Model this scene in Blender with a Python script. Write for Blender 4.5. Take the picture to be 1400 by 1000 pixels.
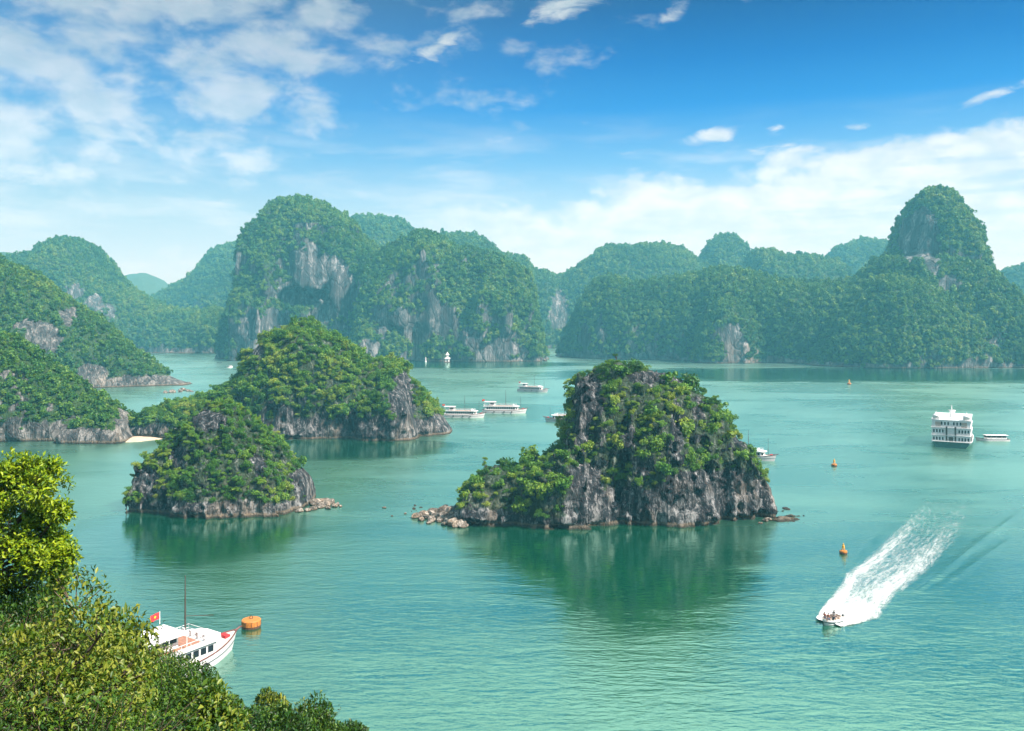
import bpy, bmesh, math, random
import numpy as np
from mathutils import Vector, Matrix, Quaternion

R = math.radians
SC = bpy.context.scene
COL = SC.collection
for o in list(bpy.data.objects):
    bpy.data.objects.remove(o)

# ------------------------------------------------------------------ camera
F = 1150.0                 # focal length in pixels of the 1400 px wide frame
YH = 440.0                 # horizon row
CZ = 50.0                  # height of the viewpoint above the water
cam_d = bpy.data.cameras.new('camera')
cam_d.sensor_width = 36.0
cam_d.lens = F / 1400 * 36.0
cam_d.shift_y = (YH - 500.0) / 1400.0
cam_d.clip_start = 0.3
cam_d.clip_end = 20000
cam = bpy.data.objects.new('camera', cam_d)
COL.objects.link(cam)
cam.location = (0, 0, CZ)
cam.rotation_euler = (R(90), 0, 0)
SC.camera = cam

# ------------------------------------------------------------------ sun, exposure, render
SUN_AZ, SUN_EL = R(120), R(47)
tosun = Vector((math.sin(SUN_AZ) * math.cos(SUN_EL), math.cos(SUN_AZ) * math.cos(SUN_EL), math.sin(SUN_EL)))
sun_d = bpy.data.lights.new('sun', 'SUN')
sun_d.energy = 5.0
sun_d.angle = R(0.5)
sun_d.color = (1.0, 0.965, 0.90)
sun = bpy.data.objects.new('sun', sun_d)
COL.objects.link(sun)
sun.location = (300, -200, 400)
sun.rotation_euler = (-tosun).to_track_quat('-Z', 'Y').to_euler()

SC.view_settings.view_transform = 'Standard'
SC.view_settings.look = 'None'
SC.view_settings.gamma = 1.0
SC.view_settings.use_curve_mapping = False
SC.view_settings.exposure = 0.85
SC.render.engine = 'CYCLES'
cy = SC.cycles
cy.use_denoising = True
try:
    cy.denoiser = 'OPENIMAGEDENOISE'
    cy.denoising_input_passes = 'RGB_ALBEDO_NORMAL'
    cy.denoising_prefilter = 'ACCURATE'
except Exception:
    pass
cy.max_bounces = 6
cy.diffuse_bounces = 2
cy.glossy_bounces = 3
cy.transmission_bounces = 4
cy.transparent_max_bounces = 12
cy.volume_bounces = 0
cy.use_adaptive_sampling = True
cy.adaptive_threshold = 0.012
cy.caustics_reflective = False
cy.caustics_refractive = False
SC.render.filter_size = 1.2 if hasattr(SC.render, 'filter_size') else 1.5


# ------------------------------------------------------------------ node helper
class NT:
    def __init__(self, tree):
        self.t = tree
        self.n = tree.nodes
        self.l = tree.links

    def put(self, sock, v):
        if v is None:
            return
        if hasattr(v, 'is_linked') or isinstance(v, bpy.types.NodeSocket):
            self.l.new(v, sock)
        else:
            if isinstance(v, (tuple, list)) and sock.type == 'RGBA' and len(v) == 3:
                v = (*v, 1)
            sock.default_value = v

    def node(self, typ, ins=None, **props):
        nd = self.n.new(typ)
        for k, v in props.items():
            setattr(nd, k, v)
        for k, v in (ins or {}).items():
            self.put(nd.inputs[k], v)
        return nd

    def m(self, op, a, b=None, c=None, clamp=False):
        nd = self.node('ShaderNodeMath', operation=op, use_clamp=clamp)
        self.put(nd.inputs[0], a)
        if b is not None:
            self.put(nd.inputs[1], b)
        if c is not None:
            self.put(nd.inputs[2], c)
        return nd.outputs[0]

    def ss(self, v, lo, hi, a=0.0, b=1.0):
        nd = self.node('ShaderNodeMapRange', {'Value': v, 'From Min': lo, 'From Max': hi, 'To Min': a, 'To Max': b}, interpolation_type='SMOOTHSTEP')
        return nd.outputs[0]

    def lin(self, v, lo, hi, a=0.0, b=1.0):
        nd = self.node('ShaderNodeMapRange', {'Value': v, 'From Min': lo, 'From Max': hi, 'To Min': a, 'To Max': b})
        return nd.outputs[0]

    def mix(self, f, a, b, blend='MIX'):
        nd = self.node('ShaderNodeMix', data_type='RGBA', blend_type=blend)
        self.put(nd.inputs[0], f)
        self.put(nd.inputs[6], a)
        self.put(nd.inputs[7], b)
        return nd.outputs[2]

    def ramp(self, f, stops, interp='LINEAR'):
        nd = self.node('ShaderNodeValToRGB', {'Fac': f})
        cr = nd.color_ramp
        cr.interpolation = interp
        while len(cr.elements) < len(stops):
            cr.elements.new(0.5)
        for e, (p, c) in zip(cr.elements, stops):
            e.position = p
            e.color = (*c, 1) if len(c) == 3 else c
        return nd.outputs[0]

    def scale(self, v, s, loc=(0, 0, 0)):
        nd = self.node('ShaderNodeMapping', {'Vector': v, 'Scale': s, 'Location': loc})
        return nd.outputs[0]

    def noise(self, v, scale, detail=4, rough=0.55, dist=0.0, dim='3D'):
        nd = self.node('ShaderNodeTexNoise', {'Vector': v, 'Scale': scale, 'Detail': detail, 'Roughness': rough, 'Distortion': dist}, noise_dimensions=dim)
        return nd.outputs[0]

    def xyz(self, x, y, z):
        nd = self.node('ShaderNodeCombineXYZ')
        for s, v in zip(nd.inputs, (x, y, z)):
            self.put(s, v)
        return nd.outputs[0]


# ------------------------------------------------------------------ world: sky with clouds
world = bpy.data.worlds.new('World')
SC.world = world
world.use_nodes = True
wt = NT(world.node_tree)
wt.n.clear()
SKY_STR = 0.12
sky = wt.node('ShaderNodeTexSky', sky_type='NISHITA', sun_disc=False, sun_elevation=SUN_EL, sun_rotation=SUN_AZ,
              altitude=50.0, air_density=1.0, dust_density=1.2, ozone_density=2.0)
dirv = wt.node('ShaderNodeTexCoord').outputs['Generated']
sep = wt.node('ShaderNodeSeparateXYZ', {'Vector': dirv})
dx, dy, dz = sep.outputs
hor = wt.m('SQRT', wt.m('ADD', wt.m('MULTIPLY', dx, dx), wt.m('MULTIPLY', dy, dy)))
el = wt.m('DIVIDE', dz, wt.m('MAXIMUM', hor, 0.05))           # tangent of the elevation
az = wt.m('ARCTAN2', dx, dy)                                   # 0 = north (+Y), positive to the east
elp = wt.m('MAXIMUM', el, 0.0)
grad = wt.ramp(wt.m('MULTIPLY', elp, 1.6), [
    (0.0, (0.95, 1.15, 1.28)), (0.10, (0.90, 1.12, 1.26)), (0.20, (0.56, 0.86, 1.08)), (0.30, (0.20, 0.55, 1.0)),
    (0.40, (0.02, 0.30, 0.86)), (0.49, (0.0, 0.18, 0.64)), (0.60, (0.0, 0.09, 0.37)), (1.0, (0.0, 0.09, 0.37))])
added_glow = wt.m('MULTIPLY', wt.ss(el, 0.385, 0.46), wt.ss(wt.m('ABSOLUTE', az), 1.7, 1.1))  # bright patch of sky added above the view to lighten the water's reflections
added_glow = wt.m('MULTIPLY', added_glow, wt.ss(el, 1.5, 0.85))
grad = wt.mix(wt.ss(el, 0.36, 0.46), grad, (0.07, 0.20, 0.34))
grad = wt.mix(added_glow, grad, (1.35, 1.80, 1.66))
# sky dome colour: the physical sky pulled towards the deep, polarised blue of the photograph
grad = wt.mix(wt.m('MULTIPLY', wt.ss(az, 0.25, -0.55), 0.30), grad, (0.30, 0.52, 0.68))
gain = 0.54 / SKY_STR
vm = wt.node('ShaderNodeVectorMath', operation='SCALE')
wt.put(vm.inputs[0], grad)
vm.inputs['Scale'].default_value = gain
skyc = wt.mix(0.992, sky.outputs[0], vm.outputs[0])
# high cloud deck, projected on a plane overhead
inv = wt.m('DIVIDE', 1.0, wt.m('ADD', wt.m('MAXIMUM', dz, 0.0), 0.06))
pl = wt.xyz(wt.m('MULTIPLY', dx, inv), wt.m('MULTIPLY', dy, inv), 0.0)
sv = wt.xyz(az, wt.m('MULTIPLY', el, 1.0), 0.0)
hi1 = wt.noise(wt.scale(sv, (1.0, 1.75, 1), (3.13, 1.72, 0)), 13.0, 8, 0.56, 0.15)
hi2 = wt.noise(wt.scale(pl, (1.0, 0.6, 1), (7.4, 2.2, 0)), 1.1, 3, 0.5, 0.2)
sv = wt.xyz(az, wt.m('MULTIPLY', el, 1.0), 0.0)
cover = wt.m('ADD', wt.m('MULTIPLY', wt.ss(az, 0.06, -0.50), 0.135), wt.m('MULTIPLY', wt.ss(el, 0.17, 0.34), 0.05))
cover = wt.m('SUBTRACT', cover, wt.m('MULTIPLY', wt.ss(az, -0.02, 0.35), 0.17))
hv = wt.m('ADD', wt.m('ADD', wt.m('MULTIPLY', hi1, 0.66), wt.m('MULTIPLY', hi2, 0.34)), cover)
hv = wt.m('SUBTRACT', hv, wt.m('MULTIPLY', wt.ss(el, 0.20, 0.10), 0.10))
hmask = wt.m('MULTIPLY', wt.ss(hv, 0.545, 0.72), 0.68)


def wisp(ca, ce, ra, re, tilt, amp):
    """one loose cloud at azimuth ca and elevation tangent ce"""
    da = wt.m('DIVIDE', wt.m('SUBTRACT', az, ca), ra)
    de = wt.m('DIVIDE', wt.m('SUBTRACT', wt.m('SUBTRACT', el, ce), wt.m('MULTIPLY', wt.m('SUBTRACT', az, ca), tilt)), re)
    r2 = wt.m('ADD', wt.m('MULTIPLY', da, da), wt.m('MULTIPLY', de, de))
    return wt.m('MULTIPLY', wt.m('EXPONENT', wt.m('MULTIPLY', r2, -1.0)), amp)


wn = wt.noise(wt.scale(sv, (1.0, 2.6, 1)), 17.0, 6, 0.62, 0.6)
ws = None
for a in [(0.232, 0.215, 0.048, 0.014, 0.15, 1.0), (0.29, 0.195, 0.055, 0.012, 0.1, .75), (0.30, 0.215, 0.03, 0.02, 0.3, .6), (0.385, 0.212, 0.03, 0.006, 0.15, .6),
          (0.52, 0.235, 0.05, 0.009, 0.22, .9), (0.065, 0.375, 0.06, 0.02, 0.2, 1.0), (0.19, 0.36, 0.03, 0.018, 0.5, .85), (0.29, 0.375, 0.03, 0.008, 0.2, .7),
          (0.14, 0.197, 0.022, 0.006, 0.1, .5), (-0.09, 0.325, 0.05, 0.018, 0.5, .9), (-0.14, 0.30, 0.035, 0.012, 0.1, .8)]:
    w_ = wisp(*a)
    ws = w_ if ws is None else wt.m('MAXIMUM', ws, w_)
wmask = wt.m('MULTIPLY', wt.ss(wt.m('ADD', wt.m('MULTIPLY', ws, 0.52), wn), 0.74, 1.05), 0.9)
# cumulus bank low on the right, its top climbing to the right
top = wt.m('ADD', 0.148, wt.m('MULTIPLY', wt.m('MAXIMUM', az, -0.4), 0.13))
cn = wt.noise(wt.scale(sv, (1.0, 1.55, 1), (0.3, 0.1, 0)), 24.0, 6, 0.55, 0.2)
cn2 = wt.noise(wt.scale(sv, (1.0, 2.4, 1), (1.3, 4.1, 0)), 7.0, 3, 0.5, 0.0)
edge = wt.m('ADD', wt.m('SUBTRACT', top, el), wt.m('ADD', wt.m('MULTIPLY', wt.m('SUBTRACT', cn, 0.5), 0.085), wt.m('MULTIPLY', wt.m('SUBTRACT', cn2, 0.5), 0.10)))
cmask = wt.m('MULTIPLY', wt.ss(edge, -0.004, 0.028), wt.ss(az, -0.22, 0.06))
cmask = wt.m('MULTIPLY', cmask, wt.ss(el, 0.05, 0.17, 0.45, 0.92))
streak = wt.noise(wt.scale(sv, (1.0, 9.0, 1)), 6.0, 5, 0.6, 0.3)
cmask = wt.m('MULTIPLY', cmask, wt.m('SUBTRACT', 1.0, wt.m('MULTIPLY', wt.m('MULTIPLY', wt.ss(streak, 0.45, 0.62), wt.ss(edge, 0.03, 0.07)), 0.5)))
lowl = wt.m('MULTIPLY', wt.ss(wt.noise(wt.scale(sv, (1.0, 5.0, 1), (2.0, 0, 0)), 6.0, 5, 0.6, 0.3), 0.42, 0.7), wt.m('MULTIPLY', wt.ss(el, 0.26, 0.16), 0.42))
call = wt.m('MAXIMUM', wt.m('MAXIMUM', hmask, wmask), wt.m('MAXIMUM', cmask, lowl))
shade = wt.noise(wt.scale(sv, (1.0, 2.0, 1), (0.0, 0.35, 0)), 20.0, 5, 0.55, 0.2)
ccol = wt.mix(wt.ss(shade, 0.3, 0.7), (0.66, 0.82, 0.92), (0.92, 1.02, 1.07))
cvm = wt.node('ShaderNodeVectorMath', operation='SCALE')
wt.put(cvm.inputs[0], ccol)
wt.put(cvm.inputs['Scale'], wt.m('MULTIPLY', wt.ss(el, 0.10, 0.34, 0.66, 0.42), 1.0 / SKY_STR))
skyc = wt.mix(wt.m('MULTIPLY', call, wt.ss(dz, -0.01, 0.03)), skyc, cvm.outputs[0])
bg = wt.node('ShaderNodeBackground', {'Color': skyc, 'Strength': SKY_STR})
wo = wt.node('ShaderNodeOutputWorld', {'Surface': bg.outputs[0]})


# ------------------------------------------------------------------ scene helpers
def tag(o, label=None, cat=None, group=None, kind=None):
    if label:
        o['label'] = label
    if cat:
        o['category'] = cat
    if group:
        o['group'] = group
    if kind:
        o['kind'] = kind
    return o


def empty(name, loc, rz=0.0):
    o = bpy.data.objects.new(name, None)
    COL.objects.link(o)
    o.empty_display_size = 0.5
    o.location = loc
    o.rotation_euler = (0, 0, rz)
    return o


def link(name, me, parent=None, loc=(0, 0, 0)):
    o = bpy.data.objects.new(name, me)
    COL.objects.link(o)
    o.location = loc
    if parent is not None:
        o.parent = parent
    return o


def np_mesh(name, V, Q, mat, smooth=False, attrs=None):
    """mesh from a vertex array and one array of equal-sized faces"""
    me = bpy.data.meshes.new(name)
    V = np.asarray(V, np.float32)
    Q = np.asarray(Q, np.int32)
    k = Q.shape[1]
    me.vertices.add(len(V))
    me.vertices.foreach_set('co', V.ravel())
    me.loops.add(Q.size)
    me.loops.foreach_set('vertex_index', Q.ravel())
    me.polygons.add(len(Q))
    me.polygons.foreach_set('loop_start', np.arange(0, Q.size, k, dtype=np.int32))
    me.polygons.foreach_set('loop_total', np.full(len(Q), k, np.int32))
    if smooth:
        me.polygons.foreach_set('use_smooth', np.ones(len(Q), bool))
    me.update(calc_edges=True)
    for an, av in (attrs or {}).items():
        a = me.attributes.new(an, 'FLOAT', 'POINT')
        a.data.foreach_set('value', np.asarray(av, np.float32))
    me.materials.append(mat)
    return me


def copy_tree(o, parent=None):
    kids = [c for c in bpy.data.objects if c.parent == o]
    c = o.copy()
    COL.objects.link(c)
    if parent is not None:
        c.parent = parent
    for k in kids:
        copy_tree(k, c)
    return c


def P3(x, y, Y):
    """the world point seen at pixel (x, y) of the photograph at depth Y"""
    return Vector(((x - 700.0) / F * Y, Y, CZ - (y - YH) / F * Y))


def on_water(x, y):
    Y = F * CZ / (y - YH)
    return Vector(((x - 700.0) / F * Y, Y, 0.0))


ORD = ['first', 'second', 'third', 'fourth', 'fifth', 'sixth', 'seventh', 'eighth', 'ninth', 'tenth', 'eleventh', 'twelfth', 'thirteenth',
       'fourteenth', 'fifteenth', 'sixteenth', 'seventeenth', 'eighteenth', 'nineteenth', 'twentieth']


def ordinal(i, n):
    if n == 1:
        return 'only'
    if i == 0:
        return 'leftmost'
    if i == n - 1:
        return 'rightmost'
    return ORD[min(i, 19)] + ' from the left'


# ------------------------------------------------------------------ numpy noise and surface extraction
rngp = np.random.RandomState(7)
PERM = np.concatenate([rngp.permutation(256)] * 3)
GRD = rngp.normal(size=(256, 3))
GRD /= np.linalg.norm(GRD, axis=1)[:, None]


def pnoise(P, seed=0):
    P = P + seed * 17.31
    i = np.floor(P).astype(np.int64)
    f = P - i
    i &= 255
    u = f * f * f * (f * (f * 6 - 15) + 10)
    out = 0
    for a in (0, 1):
        for b in (0, 1):
            for c in (0, 1):
                h = PERM[PERM[PERM[(i[:, 0] + a) & 255] + ((i[:, 1] + b) & 255)] + ((i[:, 2] + c) & 255)]
                g = GRD[h]
                d = (f[:, 0] - a) * g[:, 0] + (f[:, 1] - b) * g[:, 1] + (f[:, 2] - c) * g[:, 2]
                w = (u[:, 0] if a else 1 - u[:, 0]) * (u[:, 1] if b else 1 - u[:, 1]) * (u[:, 2] if c else 1 - u[:, 2])
                out = out + d * w
    return out * 1.5


def fbm(P, octs, seed=0, gain=0.5):
    s, a, t = 0.0, 1.0, 0.0
    for k in range(octs):
        s = s + a * pnoise(P * (2.0 ** k), seed + k)
        t += a
        a *= gain
    return s / t * 1.4


def surface_nets(G, org, h):
    S = G < 0
    nx, ny, nz = G.shape
    c = np.zeros((nx - 1, ny - 1, nz - 1), np.int8)
    for a in (0, 1):
        for b in (0, 1):
            for d in (0, 1):
                c += S[a:nx - 1 + a, b:ny - 1 + b, d:nz - 1 + d]
    act = (c > 0) & (c < 8)
    idx = np.full(act.shape, -1, np.int64)
    n = int(act.sum())
    idx[act] = np.arange(n)
    I = np.argwhere(act)
    acc = np.zeros((n, 3))
    cnt = np.zeros(n)
    for ax in range(3):
        o1, o2 = [k for k in range(3) if k != ax]
        for a in (0, 1):
            for b in (0, 1):
                off = np.zeros(3, int)
                off[o1] = a
                off[o2] = b
                A = I + off
                B = A.copy()
                B[:, ax] += 1
                fa = G[A[:, 0], A[:, 1], A[:, 2]]
                fb = G[B[:, 0], B[:, 1], B[:, 2]]
                cr = (fa < 0) != (fb < 0)
                t = np.where(cr, fa / np.where(fa - fb == 0, 1, fa - fb), 0)
                p = A.astype(float)
                p[:, ax] += t
                acc[cr] += p[cr]
                cnt[cr] += 1
    V = acc / cnt[:, None] * h + org
    quads = []
    for ax in range(3):
        o1, o2 = (ax + 1) % 3, (ax + 2) % 3
        sl0 = [slice(None)] * 3
        sl1 = [slice(None)] * 3
        sl0[ax] = slice(0, -1)
        sl1[ax] = slice(1, None)
        a, b = S[tuple(sl0)], S[tuple(sl1)]
        E = np.argwhere(a != b)
        sh = act.shape
        ok = (E[:, o1] >= 1) & (E[:, o2] >= 1) & (E[:, o1] < sh[o1]) & (E[:, o2] < sh[o2])
        E = E[ok]
        def cell(d1, d2):
            q = E.copy()
            q[:, o1] += d1
            q[:, o2] += d2
            return idx[q[:, 0], q[:, 1], q[:, 2]]
        q = np.stack([cell(-1, -1), cell(0, -1), cell(0, 0), cell(-1, 0)], 1)
        inside = a[E[:, 0], E[:, 1], E[:, 2]]
        q[~inside] = q[~inside][:, ::-1]
        quads.append(q)
    return V, np.concatenate(quads)


# ------------------------------------------------------------------ materials
def new_mat(name):
    m = bpy.data.materials.new(name)
    m.use_nodes = True
    t = NT(m.node_tree)
    t.n.clear()
    return m, t


def finish(t, surf, disp=None):
    t.node('ShaderNodeOutputMaterial', {'Surface': surf})


def simple(name, col, rough=0.5, metal=0.0, var=0.12, scale=2.0, bump=0.0):
    m, t = new_mat(name)
    pos = t.node('ShaderNodeTexCoord').outputs['Object']
    n = t.noise(pos, scale, 5, 0.6)
    c = t.mix(t.ss(n, 0.35, 0.7), tuple(x * (1 - var) for x in col), tuple(min(1, x * (1 + var * 0.6)) for x in col))
    b = t.node('ShaderNodeBsdfPrincipled', {'Base Color': c, 'Roughness': rough, 'Metallic': metal})
    if bump:
        bp = t.node('ShaderNodeBump', {'Height': n, 'Strength': bump, 'Distance': 0.05})
        t.put(b.inputs['Normal'], bp.outputs[0])
    finish(t, b.outputs[0])
    return m


def rock_mat(name, dark, mid, light, buff, s=1.0, tide=1.4, soil=(0.022, 0.045, 0.014), bump=0.9, low=14.0, soilf=1.0):
    """grey limestone: vertical water stains, pale scars, cracks, a brown tide band; s = metres per detail unit"""
    m, t = new_mat(name)
    geo = t.node('ShaderNodeNewGeometry')
    pos = geo.outputs['Position']
    sp = t.node('ShaderNodeSeparateXYZ', {'Vector': pos})
    z = sp.outputs[2]
    nrm = t.node('ShaderNodeSeparateXYZ', {'Vector': geo.outputs['Normal']})
    flow = t.noise(t.scale(pos, (1, 1, 0.16)), 0.55 / s, 6, 0.62, 0.4)
    fine = t.noise(t.scale(pos, (1, 1, 0.45)), 2.2 / s, 6, 0.68, 0.2)
    big = t.noise(t.scale(pos, (1, 1, 0.5)), 0.11 / s, 3, 0.55, 0.3)
    stn = t.noise(t.scale(pos, (1, 1, 0.05)), 1.3 / s, 4, 0.6, 0.1)
    vor = t.node('ShaderNodeTexVoronoi', {'Vector': t.node('ShaderNodeVectorMath', {0: t.scale(pos, (1, 1, 0.4)), 1: t.node('ShaderNodeTexNoise', {'Vector': pos, 'Scale': 0.5 / s, 'Detail': 3}).outputs[1]}, operation='ADD').outputs[0], 'Scale': 0.55 / s}, feature='DISTANCE_TO_EDGE')
    crack = t.ss(vor.outputs['Distance'], 0.0, 0.09)
    c = t.mix(t.ss(flow, 0.36, 0.64), dark, mid)
    c = t.mix(t.ss(t.m('ADD', t.m('MULTIPLY', flow, 0.5), t.m('MULTIPLY', fine, 0.5)), 0.50, 0.66), c, light)
    c = t.mix(t.m('MULTIPLY', t.m('MULTIPLY', t.ss(big, 0.52, 0.66), t.ss(z, low, low * 0.25)), 0.5), c, buff)
    pale = t.noise(t.scale(pos, (1, 1, 0.6), (31, 7, 3)), 0.30 / s, 5, 0.6, 0.4)
    c = t.mix(t.m('MULTIPLY', t.m('MULTIPLY', t.ss(pale, 0.52, 0.62), t.ss(z, low * 0.8, low * 0.15)), 0.65), c, light)
    c = t.mix(t.m('MULTIPLY', t.ss(stn, 0.50, 0.66), 0.72), c, tuple(x * 0.45 for x in dark))
    c = t.mix(t.m('MULTIPLY', t.m('SUBTRACT', 1.0, crack), 0.45), c, tuple(x * 0.4 for x in dark))
    zz = t.m('ADD', z, t.m('MULTIPLY', t.m('SUBTRACT', fine, 0.5), tide * 1.1))
    c = t.mix(t.m('MULTIPLY', t.ss(zz, tide * 0.95, tide * 0.60), 0.8), c, (0.20, 0.155, 0.105))
    c = t.mix(t.m('MULTIPLY', t.ss(zz, tide * 0.55, tide * 0.2), 0.9), c, (0.03, 0.026, 0.018))
    veg = t.node('ShaderNodeAttribute', attribute_name='veg').outputs['Fac']
    soiln = t.mix(t.ss(fine, 0.35, 0.65), soil, tuple(x * 2.2 for x in soil))
    c = t.mix(t.m('MULTIPLY', t.ss(t.m('ADD', veg, t.m('MULTIPLY', t.m('SUBTRACT', fine, 0.5), 0.9)), 0.45, 0.85), soilf), c, soiln)
    h = t.m('ADD', t.m('ADD', t.m('MULTIPLY', fine, 0.45), t.m('MULTIPLY', flow, 0.9)), t.m('MULTIPLY', crack, 0.16))
    bp = t.node('ShaderNodeBump', {'Height': h, 'Strength': bump, 'Distance': 1.1 * s})
    b = t.node('ShaderNodeBsdfPrincipled', {'Base Color': c, 'Roughness': 0.88, 'Normal': bp.outputs[0]})
    b.inputs['Specular IOR Level'].default_value = 0.25
    finish(t, b.outputs[0])
    return m


def leaf_mat(name, cols, patch=0.03, rough=0.5, trans=0.25, spec=0.3, jit=0.35):
    """leaves: a colour per plant, a drift of tone over the slope, light through the blade"""
    m, t = new_mat(name)
    geo = t.node('ShaderNodeNewGeometry')
    oi = t.node('ShaderNodeObjectInfo')
    isl = geo.outputs['Random Per Island']
    big = t.noise(geo.outputs['Position'], patch, 3, 0.6)
    k = t.m('ADD', t.m('MULTIPLY', oi.outputs['Random'], 0.55), t.m('ADD', t.m('MULTIPLY', t.m('SUBTRACT', big, 0.5), 1.7), t.m('MULTIPLY', t.m('SUBTRACT', isl, 0.5), jit)))
    k = t.m('ADD', k, 0.22, clamp=True)
    n = len(cols)
    c = t.ramp(k, [(i / (n - 1), x) for i, x in enumerate(cols)])
    hs = t.node('ShaderNodeHueSaturation', {'Color': c, 'Value': t.lin(isl, 0, 1, 0.75, 1.25)})
    b = t.node('ShaderNodeBsdfPrincipled', {'Base Color': hs.outputs[0], 'Roughness': rough})
    b.inputs['Specular IOR Level'].default_value = spec
    tr = t.node('ShaderNodeBsdfTranslucent', {'Color': t.mix(0.5, hs.outputs[0], (0.20, 0.30, 0.02))})
    ms = t.node('ShaderNodeMixShader', {0: trans})
    t.l.new(b.outputs[0], ms.inputs[1])
    t.l.new(tr.outputs[0], ms.inputs[2])
    finish(t, ms.outputs[0])
    return m


M = {}
M['rock_near'] = rock_mat('limestone', (0.012, 0.015, 0.020), (0.055, 0.060, 0.066), (0.44, 0.44, 0.43), (0.36, 0.31, 0.25), s=0.8, tide=1.3, soilf=0.55)
M['rock_mid'] = rock_mat('limestone_hillside', (0.045, 0.048, 0.052), (0.15, 0.15, 0.145), (0.40, 0.39, 0.36), (0.40, 0.34, 0.27), s=1.5, tide=1.6)
M['rock_far'] = rock_mat('limestone_far', (0.040, 0.048, 0.055), (0.12, 0.13, 0.135), (0.40, 0.41, 0.41), (0.40, 0.34, 0.29), s=6.0, tide=2.5, bump=0.7, low=40.0)
M['boulder'] = rock_mat('boulder_stone', (0.10, 0.085, 0.07), (0.30, 0.25, 0.20), (0.62, 0.56, 0.48), (0.5, 0.36, 0.24), s=0.6, tide=0.45)
M['leaf_near'] = leaf_mat('shrub_leaves', [(0.020, 0.085, 0.016), (0.05, 0.16, 0.020), (0.10, 0.25, 0.026), (0.20, 0.33, 0.032), (0.30, 0.37, 0.05)], patch=0.06)
M['leaf_far'] = leaf_mat('forest_leaves', [(0.016, 0.068, 0.014), (0.036, 0.125, 0.020), (0.07, 0.19, 0.026), (0.13, 0.26, 0.032), (0.21, 0.31, 0.05)], patch=0.012)
M['leaf_bush'] = leaf_mat('bush_leaves', [(0.007, 0.032, 0.003), (0.016, 0.060, 0.005), (0.038, 0.105, 0.007), (0.085, 0.155, 0.010), (0.20, 0.22, 0.025)], patch=0.28, rough=0.42, spec=0.35, trans=0.2, jit=0.55)
M['leaf_tree'] = leaf_mat('tree_leaves', [(0.018, 0.07, 0.004), (0.06, 0.16, 0.006), (0.15, 0.27, 0.008), (0.30, 0.38, 0.012)], patch=0.4, rough=0.45, spec=0.3, trans=0.25, jit=0.7)
M['leaf_dry'] = leaf_mat('dry_leaves', [(0.06, 0.06, 0.012), (0.11, 0.095, 0.022), (0.16, 0.15, 0.03), (0.22, 0.18, 0.06)], patch=0.4, rough=0.55, spec=0.3, trans=0.2, jit=0.6)
M['bark'] = simple('bark', (0.12, 0.085, 0.055), 0.9, var=0.4, scale=9, bump=0.6)
M['soil'] = simple('hill_soil', (0.045, 0.035, 0.02), 0.95, var=0.5, scale=1.5, bump=0.6)
M['sand'] = simple('beach_sand', (0.62, 0.50, 0.36), 0.9, var=0.15, scale=0.6, bump=0.2)
M['white'] = simple('white_paint', (0.88, 0.88, 0.87), 0.4, var=0.10, scale=1.3)
M['cream'] = simple('cream_paint', (0.74, 0.70, 0.64), 0.45, var=0.12, scale=1.6)
M['trim'] = simple('maroon_trim', (0.16, 0.045, 0.035), 0.5, var=0.2)
M['darkhull'] = simple('dark_hull_paint', (0.03, 0.06, 0.065), 0.4, var=0.25)
M['greenhull'] = simple('green_hull_paint', (0.055, 0.17, 0.15), 0.4, var=0.2)
M['deck'] = simple('terracotta_deck', (0.42, 0.20, 0.13), 0.7, var=0.25, scale=3)
M['wood'] = simple('dark_wood', (0.07, 0.045, 0.03), 0.6, var=0.3, scale=4)
M['steel'] = simple('grey_metal', (0.42, 0.43, 0.44), 0.4, metal=0.6)
M['rubber'] = simple('black_rubber', (0.02, 0.02, 0.02), 0.75)
M['red'] = simple('red_cloth', (0.62, 0.03, 0.035), 0.7)
M['yellow'] = simple('yellow_cloth', (0.85, 0.62, 0.03), 0.7)
M['orange'] = simple('orange_buoy_paint', (0.62, 0.22, 0.035), 0.5, var=0.25, scale=4)
M['rust'] = simple('rusty_steel', (0.14, 0.06, 0.03), 0.85, var=0.4, scale=5)
M['buoy_yellow'] = simple('yellow_buoy_paint', (0.78, 0.42, 0.05), 0.5, var=0.2, scale=4)
M['skin'] = simple('skin', (0.50, 0.29, 0.20), 0.55)
M['hair'] = simple('dark_hair', (0.02, 0.015, 0.012), 0.6)
M['cloth_blue'] = simple('blue_cloth', (0.06, 0.09, 0.16), 0.8)
M['cloth_white'] = simple('white_cloth', (0.72, 0.70, 0.68), 0.8)
M['cloth_red'] = simple('life_vest', (0.60, 0.13, 0.06), 0.8)
M['seat'] = simple('beige_seat', (0.55, 0.42, 0.34), 0.7)
_g, _t = new_mat('window_glass')
_b = _t.node('ShaderNodeBsdfPrincipled', {'Base Color': (0.018, 0.024, 0.03), 'Roughness': 0.08})
finish(_t, _b.outputs[0])
M['glass'] = _g


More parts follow.
